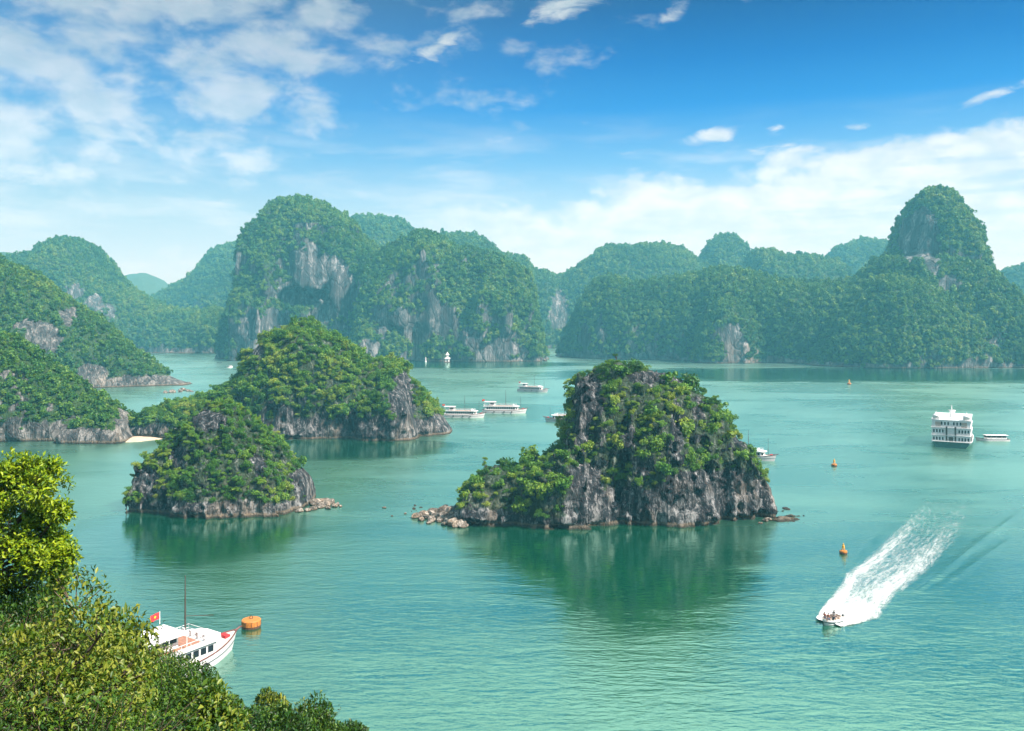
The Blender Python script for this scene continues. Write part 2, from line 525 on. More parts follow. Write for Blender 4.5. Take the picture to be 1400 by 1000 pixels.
def water_mat():
    m, t = new_mat('bay_water')
    geo = t.node('ShaderNodeNewGeometry')
    pos = geo.outputs['Position']
    # drifting lanes of calmer and rougher water
    lane = t.noise(t.scale(pos, (0.55, 1.0, 1)), 0.012, 4, 0.6, 0.8)
    lane2 = t.noise(t.scale(pos, (0.35, 1.0, 1), (40, 11, 0)), 0.05, 4, 0.6, 0.8)
    rough = t.m('ADD', t.m('MULTIPLY', lane, 0.6), t.m('MULTIPLY', lane2, 0.4))
    k = t.ss(rough, 0.40, 0.60)
    px_, py_, _z = t.node('ShaderNodeSeparateXYZ', {'Vector': pos}).outputs
    lee = None
    for (cx, cy_, rx, ry) in ((21, 182, 31, 47), (-78, 200, 32, 33), (-66, 332, 48, 32), (330, 800, 330, 120), (-75, 985, 190, 85)):
        ax = t.m('DIVIDE', t.m('SUBTRACT', px_, cx), rx)
        ay = t.m('DIVIDE', t.m('SUBTRACT', py_, cy_), ry)
        q_ = t.m('ADD', t.m('ADD', t.m('MULTIPLY', ax, ax), t.m('MULTIPLY', ay, ay)), t.m('MULTIPLY', t.m('SUBTRACT', lane2, 0.5), 1.2))
        e_ = t.ss(q_, 1.15, 0.35)
        lee = e_ if lee is None else t.m('MAXIMUM', lee, e_)
    w1 = t.noise(t.scale(pos, (0.42, 1.0, 1)), 1.15, 3, 0.55, 0.5)
    w2 = t.noise(t.scale(pos, (0.30, 1.0, 1), (5, 9, 0)), 0.34, 3, 0.5, 0.9)
    w3 = t.noise(t.scale(pos, (0.40, 1.0, 1), (15, 3, 0)), 0.075, 2, 0.5, 1.0)
    h = t.m('ADD', t.m('MULTIPLY', w1, 0.090), t.m('ADD', t.m('MULTIPLY', w2, 0.11), t.m('MULTIPLY', w3, 0.12)))
    h = t.m('MULTIPLY', h, t.m('MULTIPLY', t.m('ADD', 0.68, t.m('MULTIPLY', k, 0.32)), t.m('SUBTRACT', 1.0, t.m('MULTIPLY', lee, 0.55))))
    bp = t.node('ShaderNodeBump', {'Height': h, 'Strength': 1.0, 'Distance': 1.0})
    body = t.mix(t.ss(t.noise(pos, 0.008, 3, 0.5), 0.35, 0.65), (0.002, 0.070, 0.034), (0.004, 0.084, 0.044))
    dif = t.node('ShaderNodeBsdfDiffuse', {'Color': body, 'Normal': bp.outputs[0]})
    glo = t.node('ShaderNodeBsdfGlossy', {'Color': (0.68, 1.0, 0.87, 1), 'Roughness': t.m('MULTIPLY', t.m('ADD', t.ss(py_, 120, 240, 0.11, 0.26), t.m('MULTIPLY', k, 0.07)), t.m('SUBTRACT', 1.0, t.m('MULTIPLY', lee, 0.6))), 'Normal': bp.outputs[0]})
    fr = t.node('ShaderNodeLayerWeight', {'Blend': 0.5, 'Normal': bp.outputs[0]}).outputs['Facing']
    fac = t.m('ADD', 0.24, t.m('MULTIPLY', t.m('POWER', fr, 2.5), 0.72))
    b = t.node('ShaderNodeMixShader', {0: fac})
    t.l.new(dif.outputs[0], b.inputs[1])
    t.l.new(glo.outputs[0], b.inputs[2])
    finish(t, b.outputs[0])
    return m


M['water'] = water_mat()

# ------------------------------------------------------------------ water
wv = [(-4200, -400, 0), (4200, -400, 0), (4200, 4700, 0), (-4200, 4700, 0)]
tag(link('sea_water', np_mesh('sea_water', wv, [(0, 1, 2, 3)], M['water'])), 'calm turquoise green bay water between the islands', 'water', kind='structure')


# ------------------------------------------------------------------ leaf clumps
def leaf_clump(name, seed, lobes, leaves, size, mat, flat=0.8, spread=0.62, lobe_r=0.46, up=0.25, pointed=False):
    """a crown of radius about 1 made of single leaf-like blades gathered in uneven lobes; base at z = 0"""
    r = np.random.RandomState(seed)
    C = r.normal(size=(lobes, 3))
    C /= np.linalg.norm(C, axis=1)[:, None]
    C *= (spread * r.uniform(0.35, 1.0, (lobes, 1)))
    C[:, 2] = np.abs(C[:, 2]) * flat + 0.32
    rad = lobe_r * r.uniform(0.65, 1.15, lobes)
    per = np.maximum(4, (leaves * rad ** 2 / (rad ** 2).sum()).astype(int))
    V, Q = [], []
    nb = 0
    for c, q, n in zip(C, rad, per):
        d = r.normal(size=(n, 3))
        d[:, 2] += 0.35
        d /= np.linalg.norm(d, axis=1)[:, None]
        p = c + d * (q * r.uniform(0.62, 1.12, (n, 1)))
        nn = d + r.normal(size=(n, 3)) * 0.5 + np.array([0, 0, up])
        nn /= np.linalg.norm(nn, axis=1)[:, None]
        tt = np.cross(nn, r.normal(size=(n, 3)))
        tt /= np.linalg.norm(tt, axis=1)[:, None]
        bb = np.cross(nn, tt)
        s = size * r.uniform(0.6, 1.35, (n, 1))
        a = p - tt * s * 0.55
        e = p + tt * s * 0.60 - nn * s * 0.18
        l1 = p + bb * s * 0.42 + nn * s * 0.10
        l2 = p - bb * s * 0.42 + nn * s * 0.10
        V.append(np.stack([a, l2, e, l1], 1).reshape(-1, 3))
        k = np.arange(n)[:, None] * 4 + nb
        Q.append(np.concatenate([k, k + 1, k + 2, k + 3], 1))
        nb += n * 4
    V = np.concatenate(V)
    V[:, 2] = np.maximum(V[:, 2], -0.05)
    return np_mesh(name, V, np.concatenate(Q), mat)


SHRUB_ME = [leaf_clump('shrub_leaves_%d' % i, 100 + i, [12, 7, 17, 10][i], [620, 420, 700, 520][i], [0.15, 0.20, 0.13, 0.17][i], M['leaf_near'], flat=[0.8, 1.35, 0.55, 1.0][i], spread=[0.7, 0.85, 0.8, 0.95][i], lobe_r=[0.42, 0.36, 0.34, 0.36][i]) for i in range(4)]
CROWN_ME = [leaf_clump('forest_crown_%d' % i, 200 + i, [7, 5, 9, 6][i], 190, [0.30, 0.36, 0.27, 0.32][i], M['leaf_far'], flat=[0.8, 1.4, 0.6, 1.0][i], spread=[0.65, 0.8, 0.75, 0.9][i], lobe_r=[0.48, 0.42, 0.42, 0.42][i]) for i in range(4)]
SRC = {}


def gn_scatter(name, pts, rot, scl, var, sources, label, cat):
    """one 'stuff' object: ground cover that nobody could count, drawn by instancing the given plants' meshes"""
    me = bpy.data.meshes.new(name)
    me.vertices.add(len(pts))
    me.vertices.foreach_set('co', np.asarray(pts, np.float32).ravel())
    for an, av in (('rot', rot), ('scl', scl)):
        a = me.attributes.new(an, 'FLOAT_VECTOR', 'POINT')
        a.data.foreach_set('vector', np.asarray(av, np.float32).ravel())
    a = me.attributes.new('var', 'INT', 'POINT')
    a.data.foreach_set('value', np.asarray(var, np.int32))
    ob = link(name, me)
    ng = bpy.data.node_groups.new(name, 'GeometryNodeTree')
    ng.interface.new_socket('Geometry', in_out='INPUT', socket_type='NodeSocketGeometry')
    ng.interface.new_socket('Geometry', in_out='OUTPUT', socket_type='NodeSocketGeometry')
    t = NT(ng)
    gi = t.node('NodeGroupInput')
    go = t.node('NodeGroupOutput')
    ra = t.node('GeometryNodeInputNamedAttribute', data_type='FLOAT_VECTOR')
    ra.inputs['Name'].default_value = 'rot'
    sa = t.node('GeometryNodeInputNamedAttribute', data_type='FLOAT_VECTOR')
    sa.inputs['Name'].default_value = 'scl'
    va = t.node('GeometryNodeInputNamedAttribute', data_type='INT')
    va.inputs['Name'].default_value = 'var'
    e2r = t.node('FunctionNodeEulerToRotation')
    t.l.new(ra.outputs['Attribute'], e2r.inputs[0])
    jn = t.node('GeometryNodeJoinGeometry')
    for k, src in enumerate(sources):
        cmpn = t.node('FunctionNodeCompare', data_type='INT', operation='EQUAL')
        t.l.new(va.outputs['Attribute'], cmpn.inputs[2])
        cmpn.inputs[3].default_value = k
        oi = t.node('GeometryNodeObjectInfo', transform_space='ORIGINAL')
        oi.inputs['Object'].default_value = src
        oi.inputs['As Instance'].default_value = False
        ip = t.node('GeometryNodeInstanceOnPoints')
        t.l.new(gi.outputs[0], ip.inputs['Points'])
        t.l.new(cmpn.outputs[0], ip.inputs['Selection'])
        t.l.new(oi.outputs['Geometry'], ip.inputs['Instance'])
        t.l.new(e2r.outputs[0], ip.inputs['Rotation'])
        t.l.new(sa.outputs['Attribute'], ip.inputs['Scale'])
        t.l.new(ip.outputs[0], jn.inputs[0])
    t.l.new(jn.outputs[0], go.inputs[0])
    md = ob.modifiers.new('cover', 'NODES')
    md.node_group = ng
    tag(ob, label, cat, kind='stuff')
    return ob


# ------------------------------------------------------------------ islands
ISL = {}


def ellipse_in(x, y, E):
    m = np.zeros(len(x), bool)
    for (cx, cy_, rx, ry) in E:
        m |= ((x - cx) / rx) ** 2 + ((y - cy_) / ry) ** 2 < 1
    return m


def island(key, name, label, cat, layers, vox, noise, mat, seed, veg=(0.15, 0.5), rock_at=(), green_at=(), zmin=None, vegz=2.0, notch=0.0, cave=None, vscale=20.0, back=-0.55):
    """terrain body: profiles (in the photograph's outline, at each layer's own depth) with real thickness, eroded by 3D noise"""
    L = []
    for ly in layers:
        pts = ly['pts']
        Yf = ly['Y'] if callable(ly['Y']) else (lambda x, y0=ly['Y']: y0)
        X = np.array([(x - 700) / F * Yf(x) for x, y in pts])
        Hh = np.array([CZ - (y - YH) / F * Yf(x) for x, y in pts])
        Yc = np.array([Yf(x) for x, y in pts])
        o = np.argsort(X, kind='stable')
        L.append((X[o], Hh[o], Yc[o], ly))
    amp = sum(a for a, s, st in noise)
    pad = amp + 3 * vox
    x0 = min(a[0][0] for a in L) - pad
    x1 = max(a[0][-1] for a in L) + pad
    y0 = min((a[2] - a[3]['T']).min() for a in L) - pad
    y1 = max((a[2] + a[3]['T'] * a[3].get('bk', 1)).max() for a in L) + pad
    z0 = -4.0
    z1 = max(a[1].max() for a in L) + pad
    gx = np.arange(x0, x1, vox)
    gy = np.arange(y0, y1, vox)
    gz = np.arange(z0, z1, vox)
    D = np.full((len(gx), len(gy), len(gz)), 1e3, np.float32)
    ZZ = np.maximum(gz, 0)[None, None, :]
    for X, Hh, Yc, ly in L:
        H = np.interp(gx, X, Hh, left=-1, right=-1)
        ker = np.ones(3) / 3
        H = np.convolve(np.pad(H, 1, mode='edge'), ker, 'valid')
        Hm = np.maximum(H, 0.02 * Hh.max())
        c = np.interp(gx, X, Yc)
        T = ly['T'] * np.clip(Hm / Hh.max(), 0.05, 1) ** ly.get('a', 0.4)
        yy = gy[None, :] - c[:, None]
        tk = np.where(yy < 0, T[:, None], T[:, None] * ly.get('bk', 1))
        v = np.abs(yy) / tk
        f = (np.clip(v, 0, 3) ** ly.get('p', 2.2))[:, :, None] + np.clip(ZZ / Hm[:, None, None], 0, 3) ** ly.get('q', 2.6) - 1
        f = np.clip(f, -1, 4).astype(np.float32)
        g = np.gradient(f, vox)
        gm = np.sqrt(g[0] ** 2 + g[1] ** 2 + g[2] ** 2)
        d = f / np.clip(gm, 0.25 / max(T.max(), 1), 7.0 / max(T.max(), 1))
        d = np.where(H[:, None, None] < 0.3, np.maximum(d, vox * 2), d)
        D = np.minimum(D, d)
    if cave:
        for (cx, cy_, cz, rx, ry, rz) in cave:
            e = np.sqrt(((gx[:, None, None] - cx) / rx) ** 2 + ((gy[None, :, None] - cy_) / ry) ** 2 + ((gz[None, None, :] - cz) / rz) ** 2)
            D = np.maximum(D, (1 - e) * min(rx, ry, rz))
    band = np.argwhere(np.abs(D) < amp * 1.25 + vox * 2)
    Pb = np.stack([gx[band[:, 0]], gy[band[:, 1]], gz[band[:, 2]]], 1)
    gzb = (D[band[:, 0], band[:, 1], np.minimum(band[:, 2] + 1, D.shape[2] - 1)] - D[band[:, 0], band[:, 1], np.maximum(band[:, 2] - 1, 0)]) / (2 * vox)
    steep = np.clip(1.15 - 1.5 * np.abs(gzb), 0.04, 1)
    dn = np.zeros(len(Pb))
    for i, (a, s, st) in enumerate(noise):
        Q = Pb / s
        Q = Q * np.array([1, 1, st])
        if st < 1:                                   # fluting: sharp vertical ribs and gullies
            dn += steep * a * (np.abs(pnoise(Q, seed + i * 5)) * 2.0 - 0.55 + 0.35 * pnoise(Q * 2.3, seed + i * 5 + 2))
        else:
            dn += a * fbm(Q, 3, seed + i * 5)
    if notch:
        dn += notch * np.exp(-((Pb[:, 2] - 0.6) / 0.9) ** 2) * (0.6 + 0.8 * pnoise(Pb / 9.0, seed + 77))
    D[band[:, 0], band[:, 1], band[:, 2]] += dn
    D[0] = D[-1] = 5
    D[:, 0] = D[:, -1] = 5
    D[:, :, -1] = 5
    V, Q = surface_nets(D, np.array([gx[0], gy[0], gz[0]]), vox)
    # keep only the main body: loose fragments of the erosion are dropped
    lab = np.arange(len(V))
    ed = np.concatenate([Q[:, [0, 1]], Q[:, [1, 2]], Q[:, [2, 3]], Q[:, [3, 0]]])
    while True:
        m_ = np.minimum(lab[ed[:, 0]], lab[ed[:, 1]])
        new = lab.copy()
        np.minimum.at(new, ed[:, 0], m_)
        np.minimum.at(new, ed[:, 1], m_)
        new = new[new]
        new = new[new]
        if (new == lab).all():
            break
        lab = new
    cnt_ = np.bincount(lab, minlength=len(V))
    keepv = cnt_[lab] > len(V) * 0.03
    remap = np.cumsum(keepv) - 1
    Q = remap[Q[keepv[Q].all(1)]]
    V = V[keepv]
    # normals
    A, B, C, E = (V[Q[:, k]] for k in range(4))
    fn = np.cross(C - A, E - B)
    area = np.linalg.norm(fn, axis=1) / 2
    fn = fn / np.maximum(np.linalg.norm(fn, axis=1), 1e-9)[:, None]
    vn = np.zeros_like(V)
    for k in range(4):
        np.add.at(vn, Q[:, k], fn)
    vn /= np.maximum(np.linalg.norm(vn, axis=1), 1e-9)[:, None]
    px_ = 700 + F * V[:, 0] / V[:, 1]
    py_ = YH - F * (V[:, 2] - CZ) / V[:, 1]
    vmask = vn[:, 2] + 0.55 * fbm(V / vscale * np.array([1, 1, 0.8]), 3, seed + 40) + 0.25 * fbm(V / (vscale * 0.22), 2, seed + 50)
    w = np.clip((vmask - veg[0]) / (veg[1] - veg[0]), 0, 1)
    wob = 6 * pnoise(V / (vscale * 0.35), seed + 60)
    if rock_at:
        w = np.where(ellipse_in(px_ + wob, py_ + wob, rock_at), w * 0.12, w)
    if green_at:
        w = np.where(ellipse_in(px_ + wob, py_ + wob, green_at), np.maximum(w, 0.9), w)
    w *= np.clip((V[:, 2] - vegz + 0.25 * wob) / vegz * 1.5, 0, 1)
    base = np.array([V[:, 0].mean(), V[:, 1].mean(), 0])
    me = np_mesh(name, V - base, Q, mat, smooth=True, attrs={'veg': w})
    ob = link(name, me, loc=tuple(base))
    tag(ob, label, cat, kind='structure')
    ISL[key] = dict(V=V, Q=Q, fn=fn, vn=vn, area=area, w=w, px=px_, py=py_, ob=ob)
    return ob


def scatter_points(key, per_m2, seed, back=-0.5, wmin=0.35, xlim=(-60, 1460)):
    S = ISL[key]
    r = np.random.RandomState(seed)
    V, Q, fn = S['V'], S['Q'], S['fn']
    cen = V[Q].mean(1)
    wv_ = S['w'][Q].mean(1)
    tocam = np.array([0, 0, CZ]) - cen
    tocam /= np.linalg.norm(tocam, axis=1)[:, None]
    facing = (fn * tocam).sum(1)
    fx = 700 + F * cen[:, 0] / cen[:, 1]
    ok = (wv_ > wmin) & (facing > back) & (fx > xlim[0]) & (fx < xlim[1]) & (cen[:, 2] > 0.6)
    ex = S['area'] * per_m2 * np.clip(wv_, 0, 1) * ok
    n = np.floor(ex + r.uniform(size=len(ex))).astype(int)
    f = np.repeat(np.arange(len(Q)), n)
    u = r.uniform(size=(len(f), 2))
    a, b, c, d = (V[Q[f, k]] for k in range(4))
    p = (a * (1 - u[:, :1]) + b * u[:, :1]) * (1 - u[:, 1:]) + (d * (1 - u[:, :1]) + c * u[:, :1]) * u[:, 1:]
    return p, fn[f], r


def cover(key, name, label, per_m2, size, seed, kind, back=-0.5, zs=(0.6, 1.4), wmin=0.35, sink=0.25, cat='vegetation'):
    p, n, r = scatter_points(key, per_m2, seed, back, wmin)
    k = len(p)
    s = size[0] + (size[1] - size[0]) * r.uniform(size=k) ** 1.7
    scl = np.stack([s * r.uniform(0.85, 1.2, k), s * r.uniform(0.85, 1.2, k), s * r.uniform(zs[0], zs[1], k)], 1)
    rot = np.stack([-n[:, 1] * 0.35 + r.normal(size=k) * 0.12, n[:, 0] * 0.35 + r.normal(size=k) * 0.12, r.uniform(0, 6.28, k)], 1)
    p = p - np.array([0, 0, 1.0]) * (s * sink)[:, None] + n * (s * 0.10)[:, None]
    gn_scatter(name, p, rot, scl, r.randint(0, 4, k), SRC[kind], label, cat)
    print('COVER', name, k)


def prof(s):
    return [tuple(float(v) for v in q.split(',')) for q in s.split()]


# --- A: tall islet in the middle of the bay, a low hump on its left
island('A', 'rock_islet', 'tall craggy islet with a low green hump at its left end, middle of the bay', 'islet', [
    dict(pts=prof('592,724 600,716 609,706 620,693 634,676 651,661 667,648 680,642 694,645 708,638 725,629 745,624 770,616 800,618 830,640 850,690 856,720'), Y=217, T=13, p=2.4, q=2.4, a=0.35),
    dict(pts=prof('752,720 760,640 770,592 779,566 786,548 790,530 797,521 810,514 825,505 845,495 865,499 885,507 905,514 925,523 945,534 962,546 980,563 995,583 1008,606 1020,626 1034,644 1044,662 1050,682 1049,702 1047,722'),
         Y=227, T=17.5, p=2.6, q=3.6, a=0.25),
    dict(pts=prof('835,722 850,640 875,575 905,560 935,585 965,640 985,722'), Y=214, T=9, p=2, q=3, a=0.3),
    dict(pts=prof('700,722 715,665 745,640 775,625 800,650 812,722'), Y=208, T=6, p=2, q=2.4, a=0.4),
], 0.42, [(1.8, 13.0, 1.0), (1.8, 4.6, 0.28), (1.3, 2.6, 1.0), (0.45, 1.0, 1.0)], M['rock_near'], 11, veg=(-0.36, 0.06), vscale=6.5, vegz=2.2, notch=1.5,
    rock_at=[(806, 545, 20, 32), (795, 580, 10, 40), (905, 516, 48, 10), (1012, 588, 12, 24), (975, 680, 85, 38), (860, 695, 90, 28), (655, 708, 45, 12), (925, 590, 9, 45), (1040, 690, 24, 30), (800, 655, 26, 22), (860, 600, 8, 22), (955, 560, 8, 16), (885, 640, 14, 10)])
# --- B: small round islet on the left
island('B', 'rock_islet', 'small round rocky islet covered in shrubs, nearer of the two on the left', 'islet', [
    dict(pts=prof('192,705 195,690 197,652 204,632 216,620 227,606 242,592 258,585 269,574 278,560 291,554 310,553 324,558 342,577 355,588 372,598 388,612 398,630 411,644 420,658 424,678 427,705'), Y=232, T=15.5, p=2.3, q=2.3, a=0.35),
    dict(pts=prof('232,705 246,640 266,618 300,612 340,620 380,640 405,705'), Y=222, T=8, p=2, q=2.2, a=0.4),
], 0.42, [(1.5, 10.0, 1.0), (1.2, 4.0, 0.35), (1.3, 2.6, 1.0), (0.45, 1.0, 1.0)], M['rock_near'], 23, veg=(-0.50, -0.05), vscale=8.0, vegz=2.0, notch=1.2,
    rock_at=[(285, 575, 24, 14), (245, 625, 14, 14), (415, 660, 16, 24), (355, 640, 10, 16), (200, 660, 20, 22), (300, 697, 130, 11)])
# --- C: larger islet behind, with a forested spur to the left
island('C', 'rock_islet', 'larger steep islet behind the small one, green dome over grey cliffs', 'islet', [
    dict(pts=prof('316,606 322,540 338,500 348,480 356,474 366,464 382,455 402,444 420,441 436,448 452,461 470,472 486,481 505,492 528,492 543,498 552,511 573,531 588,549 600,563 610,576 618,589 622,598 624,606'), Y=382, T=26, p=2.1, q=2.4, a=0.4),
    dict(pts=prof('172,606 182,580 200,566 225,556 250,550 275,546 300,535 330,520 350,530 370,606'), Y=372, T=15, p=2, q=2.0, a=0.4),
    dict(pts=prof('480,606 500,545 530,520 555,540 575,606'), Y=362, T=11, p=2, q=3, a=0.3),
], 0.75, [(2.3, 15.0, 1.0), (1.7, 6.0, 0.28), (0.9, 3.2, 1.0)], M['rock_near'], 37, veg=(-0.25, 0.15), vscale=14.0, vegz=4.0, notch=1.8,
    rock_at=[(480, 590, 150, 20), (550, 545, 16, 38), (600, 585, 24, 20), (350, 468, 8, 22), (390, 575, 16, 20)],
    green_at=[(250, 565, 60, 22), (440, 500, 80, 45)])
# --- D: nearer headland at the left edge
island('D', 'hillside', 'green headland with a rocky foot running in from the left edge', 'hillside', [
    dict(pts=prof('-260,420 -160,425 -60,440 0,462 20,470 40,485 60,497 80,510 100,522 120,540 140,548 160,558 174,572 181,592 184,612'), Y=368, T=26, p=1.8, q=1.8, a=0.55, bk=1.4),
    dict(pts=prof('60,620 90,590 120,580 150,572 172,580 182,618'), Y=352, T=9, p=2, q=2.2, a=0.4),
], 1.0, [(2.2, 18.0, 1.0), (1.3, 6.0, 0.5), (0.9, 3.0, 1.0)], M['rock_mid'], 41, veg=(-0.10, 0.35), vscale=14.0, vegz=3.2,
    rock_at=[(110, 598, 60, 14), (168, 585, 12, 26), (30, 606, 50, 10)])
# --- E: longer headland behind it
island('E', 'hillside', 'second headland behind, a long green slope with grey scree', 'hillside', [
    dict(pts=prof('-330,330 -200,335 -60,345 0,358 22,362 40,374 55,381 66,395 85,410 110,425 135,440 150,455 165,466 180,480 195,491 210,502 225,511 240,519 255,526 268,530 276,540'), Y=665, T=62, p=1.7, q=1.7, a=0.6, bk=1.3),
], 1.9, [(4.5, 34.0, 1.0), (2.0, 11.0, 0.5), (1.4, 5.0, 1.0)], M['rock_mid'], 53, veg=(-0.12, 0.30), vscale=26.0, vegz=5.0,
    rock_at=[(60, 468, 26, 26), (40, 445, 25, 9), (125, 515, 26, 16), (200, 525, 60, 12), (95, 432, 12, 14)])
# --- F: karst hill on the far left
island('F', 'karst_hill', 'pointed green karst hill at far left with a pale cliff on its flank', 'hill', [
    dict(pts=prof('-120,380 -40,365 30,352 45,346 65,343 80,331 100,327 120,333 135,351 150,371 165,386 180,398 200,409 220,418 240,423 262,428 285,424 305,424 330,440 345,482'), Y=1400, T=120, p=2, q=2.2, a=0.5),
], 5.0, [(6, 60.0, 1.0), (6.0, 26.0, 0.35), (3.0, 11.0, 1.0)], M['rock_far'], 61, veg=(-0.25, 0.12), vscale=60.0, vegz=6.0,
    rock_at=[(100, 398, 16, 9), (128, 413, 14, 12), (150, 428, 9, 11)])
# --- G: great karst dome with a long block to its right
island('G', 'karst_hill', 'great domed karst mountain with a pale cliff and cave, left of centre', 'mountain', [
    dict(pts=prof('306,494 312,442 322,408 334,390 342,374 346,350 350,324 355,306 364,291 380,279 400,274 415,272 435,277 455,287 475,300 490,316 505,334 520,350 540,372 552,420 560,494'), Y=1165, T=85, p=2.3, q=3.2, a=0.3),
    dict(pts=prof('490,494 500,360 516,348 540,333 560,323 580,319 600,328 625,337 650,340 680,352 700,363 718,374 728,390 734,420 740,455 744,482 746,496'), Y=1130, T=75, p=2.4, q=3.4, a=0.25),
    dict(pts=prof('560,496 572,400 583,345 600,360 612,420 625,496'), Y=1085, T=40, p=2, q=2.6, a=0.3),
    dict(pts=prof('625,497 640,420 662,385 690,395 712,440 738,480 748,497'), Y=1075, T=34, p=2.2, q=3.2, a=0.3),
    dict(pts=prof('470,496 490,440 520,420 545,440 560,496'), Y=1085, T=40, p=2, q=2.2, a=0.4),
    dict(pts=prof('314,496 322,420 336,388 355,370 372,420 380,496'), Y=1110, T=45, p=2, q=3.0, a=0.3),
], 4.0, [(11, 60.0, 1.0), (14.0, 42.0, 0.2), (4.0, 11.0, 1.0)], M['rock_far'], 71, veg=(-0.18, 0.18), vscale=50.0, vegz=4.0,
    cave=[((415 - 700) / F * 1085, 1080, CZ - (408 - YH) / F * 1085, 24, 60, 15), ((438 - 700) / F * 1085, 1082, CZ - (403 - YH) / F * 1085, 19, 58, 11)],
    rock_at=[(438, 372, 40, 24), (425, 402, 48, 20), (345, 450, 14, 30), (375, 440, 14, 18), (470, 400, 22, 30), (605, 440, 10, 24), (680, 478, 40, 12), (640, 460, 16, 12), (590, 410, 8, 20), (505, 475, 14, 12), (525, 452, 10, 12)])
# --- I: long ridge on the right with the tall tower
Yi = lambda x: np.interp(x, [740, 1060, 1400, 1600], [1240, 1075, 960, 900])
island('I', 'karst_hill', 'long forested ridge on the right rising to a tall rock tower', 'mountain', [
    dict(pts=prof('758,496 764,480 770,463 780,443 790,420 800,401 815,384 830,379 850,384 875,389 900,386 925,381 950,376 975,369 990,368 1010,373 1030,378 1060,383 1100,391 1140,389 1170,381 1190,367 1210,353 1240,345 1290,350 1335,365 1365,390 1400,420 1440,440 1500,450 1560,500'),
         Y=Yi, T=85, p=2.0, q=2.3, a=0.35),
    dict(pts=prof('1215,505 1222,400 1226,362 1230,338 1235,318 1245,300 1255,279 1268,265 1284,258 1298,265 1310,286 1319,308 1326,332 1338,354 1352,374 1366,405 1380,445 1392,505'), Y=1035, T=58, p=2.2, q=3.2, a=0.3),
    dict(pts=prof('1095,512 1150,440 1200,378 1250,386 1300,404 1350,425 1400,445 1460,470 1520,512'), Y=965, T=78, p=1.8, q=1.8, a=0.5),
    dict(pts=prof('945,505 960,440 985,405 1010,415 1035,460 1050,505'), Y=1035, T=35, p=2, q=2.4, a=0.35),
], 4.0, [(5, 50.0, 1.0), (6, 85.0, 0.3), (7, 34.0, 0.25), (3.0, 11.0, 1.0)], M['rock_far'], 83, veg=(-0.23, 0.12), vscale=50.0, vegz=3.5,
    rock_at=[(1006, 472, 17, 30), (800, 465, 7, 30), (822, 462, 5, 34), (1262, 322, 24, 38), (1278, 356, 10, 24), (1300, 390, 14, 10), (1240, 330, 10, 30)],
    green_at=[(1100, 440, 90, 55)])

# --- hills farther back
BACK = [
    ('H1', 'flat topped hill showing behind the great domed mountain', '465,470 475,310 480,299 500,297 520,297 540,299 553,306 562,318 570,345 580,470', 1750, 140, 8),
    ('H2', 'sloping hill behind the right shoulder of the domed mountain', '590,470 596,330 605,323 625,321 645,324 662,331 680,342 695,352 712,350 724,358 729,372 732,400 735,470', 1600, 120, 8),
    ('H3', 'far green slope between the pointed hill and the domed mountain', '180,468 215,410 235,398 255,388 270,380 278,366 290,350 305,340 320,335 338,333 360,340 390,468', 1950, 150, 9),
    ('J1', 'broad hazy hill behind the left end of the right-hand ridge', '715,472 722,378 740,373 752,376 760,385 770,380 780,376 795,362 815,346 835,339 860,341 880,335 905,336 925,340 940,352 950,360 970,380 985,470', 1700, 130, 8),
    ('J2', 'round topped knob like a thumb above the right-hand ridge', '940,470 955,358 966,342 975,329 990,324 1003,325 1015,334 1024,350 1032,362 1045,470', 1800, 90, 8),
    ('J3', 'low wooded ridge just behind the right-hand ridge', '1015,472 1025,352 1040,347 1055,348 1075,352 1095,348 1110,350 1130,356 1150,375 1165,472', 1560, 100, 8),
    ('J4', 'hazy hill left of the tall rock tower', '1115,468 1135,350 1150,340 1170,333 1195,331 1215,333 1235,340 1260,468', 1950, 120, 9),
    ('J5', 'hazy hill at the right edge beyond the tower', '1345,468 1362,385 1372,372 1388,366 1410,368 1440,380 1500,400 1540,468', 1750, 120, 9),
    ('K1', 'faint blue mountain on the horizon between the left hills', '140,449 160,410 168,388 174,378 184,374 192,376 199,373 208,379 213,378 222,392 234,402 250,425 270,458', 3100, 170, 11),
    ('K2', 'faint blue hill top at the far left edge', '-80,455 -40,370 -10,350 10,346 25,348 40,358 60,400 80,460', 2150, 150, 10),
]
for i, (k, lb, pf, Y, T, vx) in enumerate(BACK):
    island(k, 'karst_hill', lb, 'hill', [dict(pts=prof(pf), Y=Y, T=T, p=2.1, q=3.0, a=0.3)], vx,
           [(10, 70.0, 1.0), (6.0, 34.0, 0.25), (3.0, 15.0, 1.0)], M['rock_far'], 100 + i * 7, veg=(-0.35, 0.0), vscale=60, vegz=5.0,
           rock_at=[(765, 425, 14, 30)] if k == 'J1' else ())

